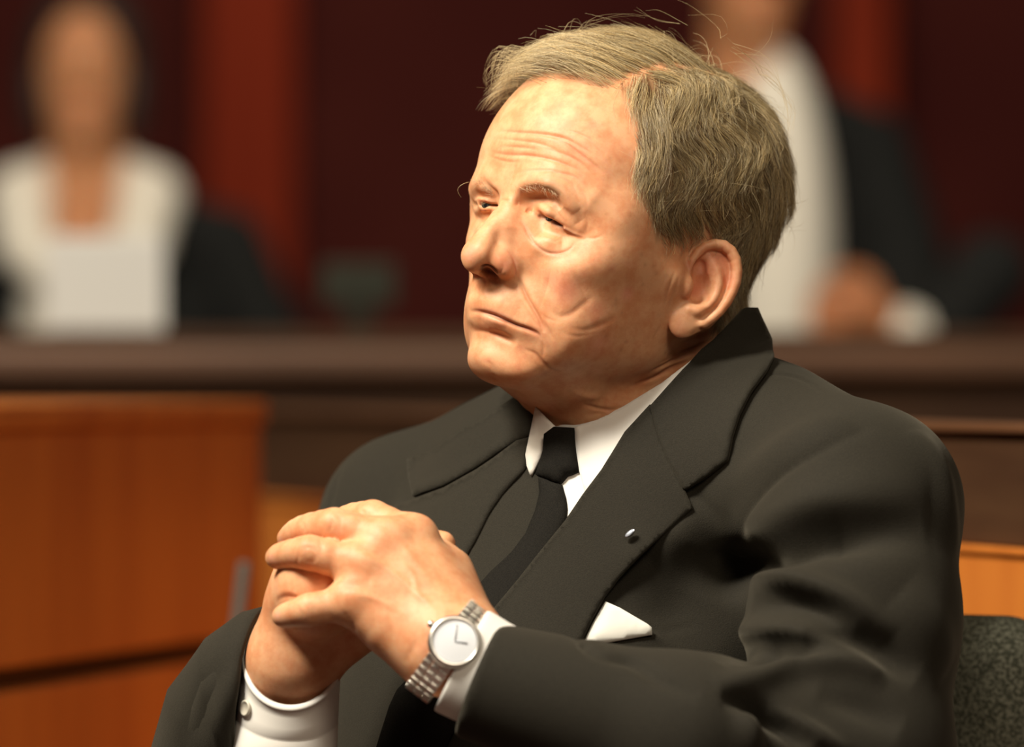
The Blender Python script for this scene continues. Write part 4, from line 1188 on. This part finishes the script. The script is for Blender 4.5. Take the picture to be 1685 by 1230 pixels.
struct(wbox('floor', (0, 6.5, -0.05), (12, 11.2, 0.1), CARPET, bev=0))
p = W(410, 0, 11.9); struct(wbox('trim_1', (p.x, 11.93, 1.5), (0.17, 0.1, 3.0), REDWOOD))
p = W(1420, 0, 11.9); struct(wbox('trim_2', (p.x, 11.93, 1.5), (0.10, 0.1, 3.0), REDWOOD))
# raised bench in dark wood right across the room
jb = wempty('judges_bench', (0.2, 7.3, 0)); tag(jb, 'long dark brown wooden bench across the room in front of the two blurred people', 'bench')
zt = W(0, 545, 7.0).z
wbox('front_panel', (0.2, 7.05, (zt - 0.05) / 2), (5.2, 0.05, zt - 0.05), DARKWOOD, jb)
wbox('worktop', (0.2, 7.35, zt - 0.025), (5.3, 0.74, 0.05), DARKWOOD, jb, 0.008)
wbox('rail', (0.2, 7.0, zt - 0.034), (5.2, 0.06, 0.03), RAILWOOD, jb, 0.006)
for x in (-1.6, 2.0): wbox('side_panel', (x - .4, 7.35, (zt - 0.05) / 2), (0.05, 0.6, zt - .05), DARKWOOD, jb)
# partition running back behind the man
A = Vector((-0.40, 6.83)); B = Vector((0.62, 3.62 + 0.02)); 
A = W(440, 0, 6.4).xy; Bq = W(1650, 0, 4.5).xy; dr = (Bq - A).normalized(); A2 = A - dr * 0.1; B2 = Bq + dr * 0.22
ln = (B2 - A2).length; mid = (A2 + B2) / 2; rz = math.atan2(dr.y, dr.x)
pt = wempty('partition', (mid.x, mid.y, 0)); tag(pt, 'low dark panelled partition with a cherry wood ledge running back behind the seated man', 'partition')
zr = CZ - 0.0375
def pb(name, z0, z1, th, mat, off=0.0, bev=0.003):
    nrm = Vector((dr.y, -dr.x)); nrm = -nrm if nrm.y > 0 else nrm
    wbox(name, (mid.x + nrm.x * off, mid.y + nrm.y * off, (z0 + z1) / 2), (ln, th, z1 - z0), mat, pt, bev, rz)
pb('cap_rail', zr - 0.004, zr + 0.003, 0.055, RAILWOOD, 0.0, 0.002)
pb('dark_panel', CZ - 0.122, zr - 0.004, 0.04, DARKWOOD)
pb('ledge', CZ - 0.127, CZ - 0.122, 0.058, ORANGE, 0.0, 0.0015)
pb('lower_panel', 0.0, CZ - 0.127, 0.05, ORANGE)
# cherry wood desk side on the left, running back to the right
dA = W(-120, 0, 4.72).xy; dB = W(403, 0, 5.55).xy; dd = (dB - dA).normalized(); dL = (dB - dA).length; dm = (dA + dB) / 2; dz = math.atan2(dd.y, dd.x)
dn = Vector((-dd.y, dd.x))                                    # away from the camera side
dn = dn if dn.y > 0 else -dn
dk = wempty('desk', (dm.x, dm.y, 0)); tag(dk, 'large cherry wood desk with a dark groove near its foot, left of the seated man', 'desk')
zt2 = CZ - 0.024; gz = CZ - 0.236
def db(name, z0, z1, th, mat, off=0.0, bev=0.003, cut=0.0):
    c = dm + dn * off - dd * cut / 2; return wbox(name, (c.x, c.y, (z0 + z1) / 2), (dL - cut, th, z1 - z0), mat, dk, bev, dz)
db('side_panel', gz + 0.009, zt2 - 0.02, 0.03, ORANGE)
db('lower_panel', 0.0, gz - 0.009, 0.03, ORANGE, cut=0.10)
db('groove', gz - 0.012, gz + 0.012, 0.02, DARKWOOD, 0.012, 0, cut=0.10)
db('back_panel', 0.0, zt2 - 0.02, 0.03, ORANGE, 0.54)
c = dm + dn * 0.28; wbox('top', (c.x, c.y, zt2 - 0.01), (dL + 0.01, 0.60, 0.02), ORANGE, dk, 0.004, dz)
# slim grey post by the desk
a = W(394, 925, 5.0); b = W(378, 1130, 5.0)
a.x += 0.004; po = wbox('metal_post', (0, 0, 0), (0.009, 0.009, (a - b).length + 0.85), DIMG, None, 0.003)
po.rotation_euler = ((a - b).normalized()).to_track_quat('Z', 'Y').to_euler(); po.location = (a + (b - (a - b).normalized() * 0.85)) / 2
tag(po, 'slim slanting grey metal post beside the cherry wood desk', 'post')
# chair the man sits in
CHF = new_mat('chair_fabric', rough=0.95, spec=0.1); noise_color(CHF, (0.055, 0.058, 0.040), (0.20, 0.20, 0.15), 420, 2, ramp=(0.40, 0.62), bump=0.5, bscale=500)
def sdf_mesh_obj(name, f, lo, hi, h, mat, parent=None, sub=1):
    v, ff = surface(f, lo, hi, h, sub); return mesh_obj(name, v, ff, mat, parent)
def rbox(P, c, s, r, M=None):
    q = P - c
    if M is not None: q = q @ M
    q = np.abs(q) - (np.asarray(s, f32) - r)
    return np.linalg.norm(np.maximum(q, 0), axis=1) + np.minimum(q.max(1), 0) - r
ch = wempty('office_chair', W(1400, 1230, 4.15) * 1.0); ch.location.z = 0
tag(ch, 'grey speckled fabric office chair the dark-suited man is sitting in', 'chair')
cb = PX(1262, 1310, 262); CM = rotm(-0.06, 0.0, -0.67)
def back_sdf(P):
    d = rbox(P, cb, (222, 36, 126), 34, CM)
    return d
o = sdf_mesh_obj('backrest', back_sdf, cb - 300, cb + 300, 9, CHF); o.parent = ch; o.matrix_parent_inverse = Matrix.Translation(-ch.location)
sc_ = PX(1180, 1310, 60); sc_[2] = -CZ * 1000 + 470
o = sdf_mesh_obj('seat', lambda P: rbox(P, sc_, (250, 240, 50), 40, rotm(0, 0, -0.67)), sc_ - 360, sc_ + 360, 14, CHF); o.parent = ch; o.matrix_parent_inverse = Matrix.Translation(-ch.location)
sw = to_world(np.array([sc_]))[0]
wbox('column', (sw[0], sw[1], 0.24), (0.06, 0.06, 0.42), GREYM, ch, 0.01)
for k in range(5):
    an = k * 2 * math.pi / 5; wbox('leg', (sw[0] + 0.15 * math.cos(an), sw[1] + 0.15 * math.sin(an), 0.04), (0.32, 0.045, 0.04), GREYM, ch, 0.008, an)
cbw = to_world(np.array([cb]))[0]
wbox('back_bar', ((sw[0] + cbw[0]) / 2 + .02, (sw[1] + cbw[1]) / 2 + 0.08, 0.68), (0.07, 0.03, 0.5), GREYM, ch, 0.008)
# trousers and legs of the man: he sits on the chair (below the frame)
def trousers(P):
    l1 = chain(P, [PX(1180, 1500, 40), np.array([-60, -260, -560], f32), np.array([-75, -270, -1040], f32)], [105, 80, 55], 30)
    l2 = chain(P, [PX(980, 1500, 120), np.array([-250, -60, -560], f32), np.array([-265, -70, -1040], f32)], [105, 80, 55], 30)
    d = smin(l1, l2, 30); return smin(d, ell(P, PX(1090, 1420, 90), (170, 130, 140), BM), 40)
o = sdf_mesh_obj('trousers', trousers, [-420, -420, -1110], [330, 330, -60], 14, JK, person, 1)
for c_ in ((-95, -320, -1085), (-285, -120, -1085)):
    sdf_mesh_obj('shoe', lambda P, c_=c_: smax(ell(P, V3(*c_), (60, 135, 60), rotm(0, 0, -0.55)), -(P[:, 2] + 1119).astype(f32), 3), np.array(c_) - 170, np.array(c_) + 170, 8, BLACKC, person, 0)

# ------------------------------------------------------------------ people in the background
def far_person(px, py, D, facing, label, hairf, collar):
    """px,py: where the head centre is seen"""
    hc_ = W(px, py, D) ; H = np.array([hc_.x * 1000, (D - 4) * 1000, (hc_.z - CZ) * 1000], f32)
    cz_, sz_ = math.cos(facing), math.sin(facing)
    M = np.array([[cz_, -sz_, 0], [sz_, cz_, 0], [0, 0, 1]], f32)        # columns: left axis, back axis, up
    def L(P): return ((P - H) @ M).astype(f32)
    def T(x, y, z): return H + M @ np.array([x, y, z], f32)
    def body(P):
        q = L(P); ax_ = q.copy(); ax_[:, 0] = np.abs(ax_[:, 0])
        d = ell(q, V3(0, 8, 25), (74, 92, 90)); d = smin(d, ell(q, V3(0, -30, -40), (56, 52, 78)), 22)
        d = smin(d, chain(q, [V3(0, -78, 15), V3(0, -96, -22)], [8, 11]), 8)
        d = smin(d, ell(ax_, V3(11, -84, -26), (8, 10, 7)), 6); d = smax(d, -ell(ax_, V3(30, -86, 12), (16, 12, 10)), 8)
        d = smin(d, sph(ax_, V3(30, -66, 10), 13), 4)
        d = smin(d, chain(ax_, [V3(0, -84, -58), V3(16, -78, -60)], [5, 3]), 5); d = smin(d, ell(q, V3(0, -72, -95), (24, 18, 15)), 14)
        d = smin(d, ell(ax_, V3(76, 5, -10), (7, 18, 30)), 5)
        d = smin(d, cap(q, V3(0, 20, -70), V3(0, 35, -190), 55, 60), 25)
        d = smin(d, ell(q, V3(0, 40, -400), (150, 85, 230)), 40)
        return d
    lo = H - 330; hi = H + 330; lo[2] = H[2] - 640; hi[2] = H[2] + 130
    v, f_ = surface(body, lo, hi, 9, 1)
    C = np.tile(np.array((0.55, 0.27, 0.13)), (len(v), 1)); q = L(v)
    lips = np.exp(-(((q[:, 0] / 20) ** 2 + ((q[:, 2] + 59) / 6) ** 2))) * (q[:, 1] < -60); C = C * (1 - lips[:, None]) + np.array((0.5, .14, .1)) * lips[:, None]
    eyes = np.exp(-((((np.abs(q[:, 0]) - 30) / 12) ** 2 + ((q[:, 2] - 10) / 4) ** 2))) * (q[:, 1] < -60); C = C * (1 - eyes[:, None]) + np.array((0.05, .03, .02)) * eyes[:, None]
    po_ = mesh_obj('person', v, f_, SKIN, None, C=C); tag(po_, label, 'person')
    def hair_(P):
        q = L(P); return hairf(q)
    sdf_mesh_obj('hair', hair_, H - 140, H + 150, 8, HAIRD, po_)
    return po_, L, T, H
def hair_w(q):
    d = ell(q, V3(0, 22, 32), (90, 96, 98)); d = smin(d, ell(q, V3(0, 45, -30), (92, 60, 95)), 20)
    d = smin(d, ell(q, V3(66, 5, -30), (30, 45, 75)), 15); d = smin(d, ell(q, V3(-66, 5, -30), (30, 45, 75)), 15)
    return smax(d, -ell(q, V3(0, -70, -20), (66, 76, 92)), 8)
wp, Lw, Tw, Hw = far_person(140, 118, 9.5, 0.0, 'person in a black jacket with wide white collar seated behind the bench at left', hair_w, True)
def suit_w(P):
    q = Lw(P); ax_ = q.copy(); ax_[:, 0] = np.abs(ax_[:, 0])
    d = ell(q, V3(0, 45, -430), (205, 105, 240)); d = smin(d, chain(ax_, [V3(60, 45, -215), V3(215, 50, -260), V3(290, 20, -430), V3(200, -140, -480)], [50, 55, 55, 45]), 30)
    return smax(d, -ell(q, V3(0, -60, -200), (52, 90, 110)), 10)
lo = Hw - 400; hi = Hw + 400; lo[2] = Hw[2] - 640; hi[2] = Hw[2] - 100
wj = sdf_mesh_obj('jacket', suit_w, lo, hi, 11, BLACKC, wp)
def collar_w(P):
    q = Lw(P); ax_ = q.copy(); ax_[:, 0] = np.abs(ax_[:, 0])
    d = chain(ax_, [V3(52, 60, -150), V3(96, 0, -190), V3(85, -75, -260), V3(20, -112, -330)], [30, 48, 42, 34], 10)
    d = smin(d, ell(q, V3(0, -40, -380), (95, 90, 120)), 20)
    return smax(d, -ell(q, V3(0, -60, -190), (44, 100, 105)), 8)
sdf_mesh_obj('blouse', collar_w, lo, hi, 9, WHITEC, wp)
# sheaf of papers on the bench top
pc_ = W(165, 0, 6.98)
dc = wempty('document', (pc_.x, 7.02, zt)); tag(dc, 'upright white papers on the bench in front of the person with the white collar', 'papers')
for k in range(3): wbox('sheet', (pc_.x + 0.002 * k, 7.06 + k * 0.004, zt + 0.053), (0.132 - 0.006 * k, 0.002, 0.100 + .004 * k), PAPER, dc, 0)
# right person, standing, leaning over the bench
def hair_m(q):
    d = ell(q, V3(0, 22, 38), (86, 94, 88)); return smax(d, -ell(q, V3(0, -70, -25), (72, 84, 92)), 8)
mp, Lm, Tm, Hm = far_person(1232, -60, 9.3, 0.25, 'person in a white shirt and open black jacket behind the bench, beyond the seated man', hair_m, False)
def suit_m(P):
    q = Lm(P); ax_ = q.copy(); ax_[:, 0] = np.abs(ax_[:, 0])
    d = ell(q, V3(20, 45, -480), (190, 105, 330)); d = smin(d, chain(q, [V3(60, 45, -200), V3(205, 50, -270), V3(255, 20, -440), V3(190, -150, -560)], [48, 60, 58, 42]), 30)
    d = smin(d, chain(q, [V3(-60, 45, -200), V3(-205, 50, -270), V3(-240, 20, -440), V3(-190, -120, -560)], [48, 60, 58, 42]), 30)
    return smax(d, -ell(q, V3(38, -90, -420), (66, 100, 330)), 8)
lo = Hm - 420; hi = Hm + 420; lo[2] = Hm[2] - 760; hi[2] = Hm[2] - 90
sdf_mesh_obj('jacket', suit_m, lo, hi, 11, BLACKC, mp)
sdf_mesh_obj('shirt', lambda P: smax(ell(Lm(P), V3(38, -5, -440), (86, 100, 320)), -ell(Lm(P), V3(0, -60, -100), (60, 80, 60)), 8), lo, hi, 10, WHITEC, mp)
# his hand resting on the bench
hw = W(1400, 495, 9.0); HC_ = np.array([hw.x * 1000, 5000 - 60, (hw.z - CZ) * 1000], f32)
def hand_m(P):
    q = P - HC_
    d = ell(q, V3(0, 0, 0), (42, 26, 46))
    for i, (x, z) in enumerate(((-34, 14), (-36, -6), (-32, -24), (-24, -38))):
        d = smin(d, chain(q, [V3(-16, -6, z * .8), V3(x - 14, -16, z - 4), V3(x - 22, -14, z - 22)], [11, 10, 8], 2), 4)
    d = smin(d, chain(q, [V3(6, -10, 26), V3(-18, -24, 34), V3(-36, -26, 30)], [12, 10, 8]), 6)
    return smin(d, chain(q, [V3(20, 4, -14), V3(80, 30, -50)], [26, 28]), 14)
v, f_ = surface(hand_m, HC_ - 120, HC_ + 130, 6, 1); mesh_obj('hand', v, f_, SKIN, mp, C=np.tile(np.array((0.50, 0.22, 0.10)), (len(v), 1)))
sdf_mesh_obj('cuff', lambda P: cap(P - HC_, V3(72, 24, -44), V3(112, 42, -62), 36, 38), HC_ - 130, HC_ + 190, 7, WHITEC, mp)
sdf_mesh_obj('sleeve', lambda P: cap(P - HC_, V3(116, 42, -64), V3(200, 60, 40), 44, 58), HC_ - 150, HC_ + 300, 9, BLACKC, mp)
# dim grey box on the bench
q0 = W(585, 0, 7.1); wm = wempty('monitor', (q0.x, 7.25, zt)); tag(wm, 'small dim grey desk monitor on the dark bench right of the person with white collar', 'monitor')
wbox('screen', (q0.x, 7.25, zt + 0.055), (0.085, 0.02, 0.05), DARKG, wm, 0.004); wbox('stand', (q0.x, 7.26, zt + 0.017), (0.03, 0.02, 0.034), DARKG, wm, 0.003)
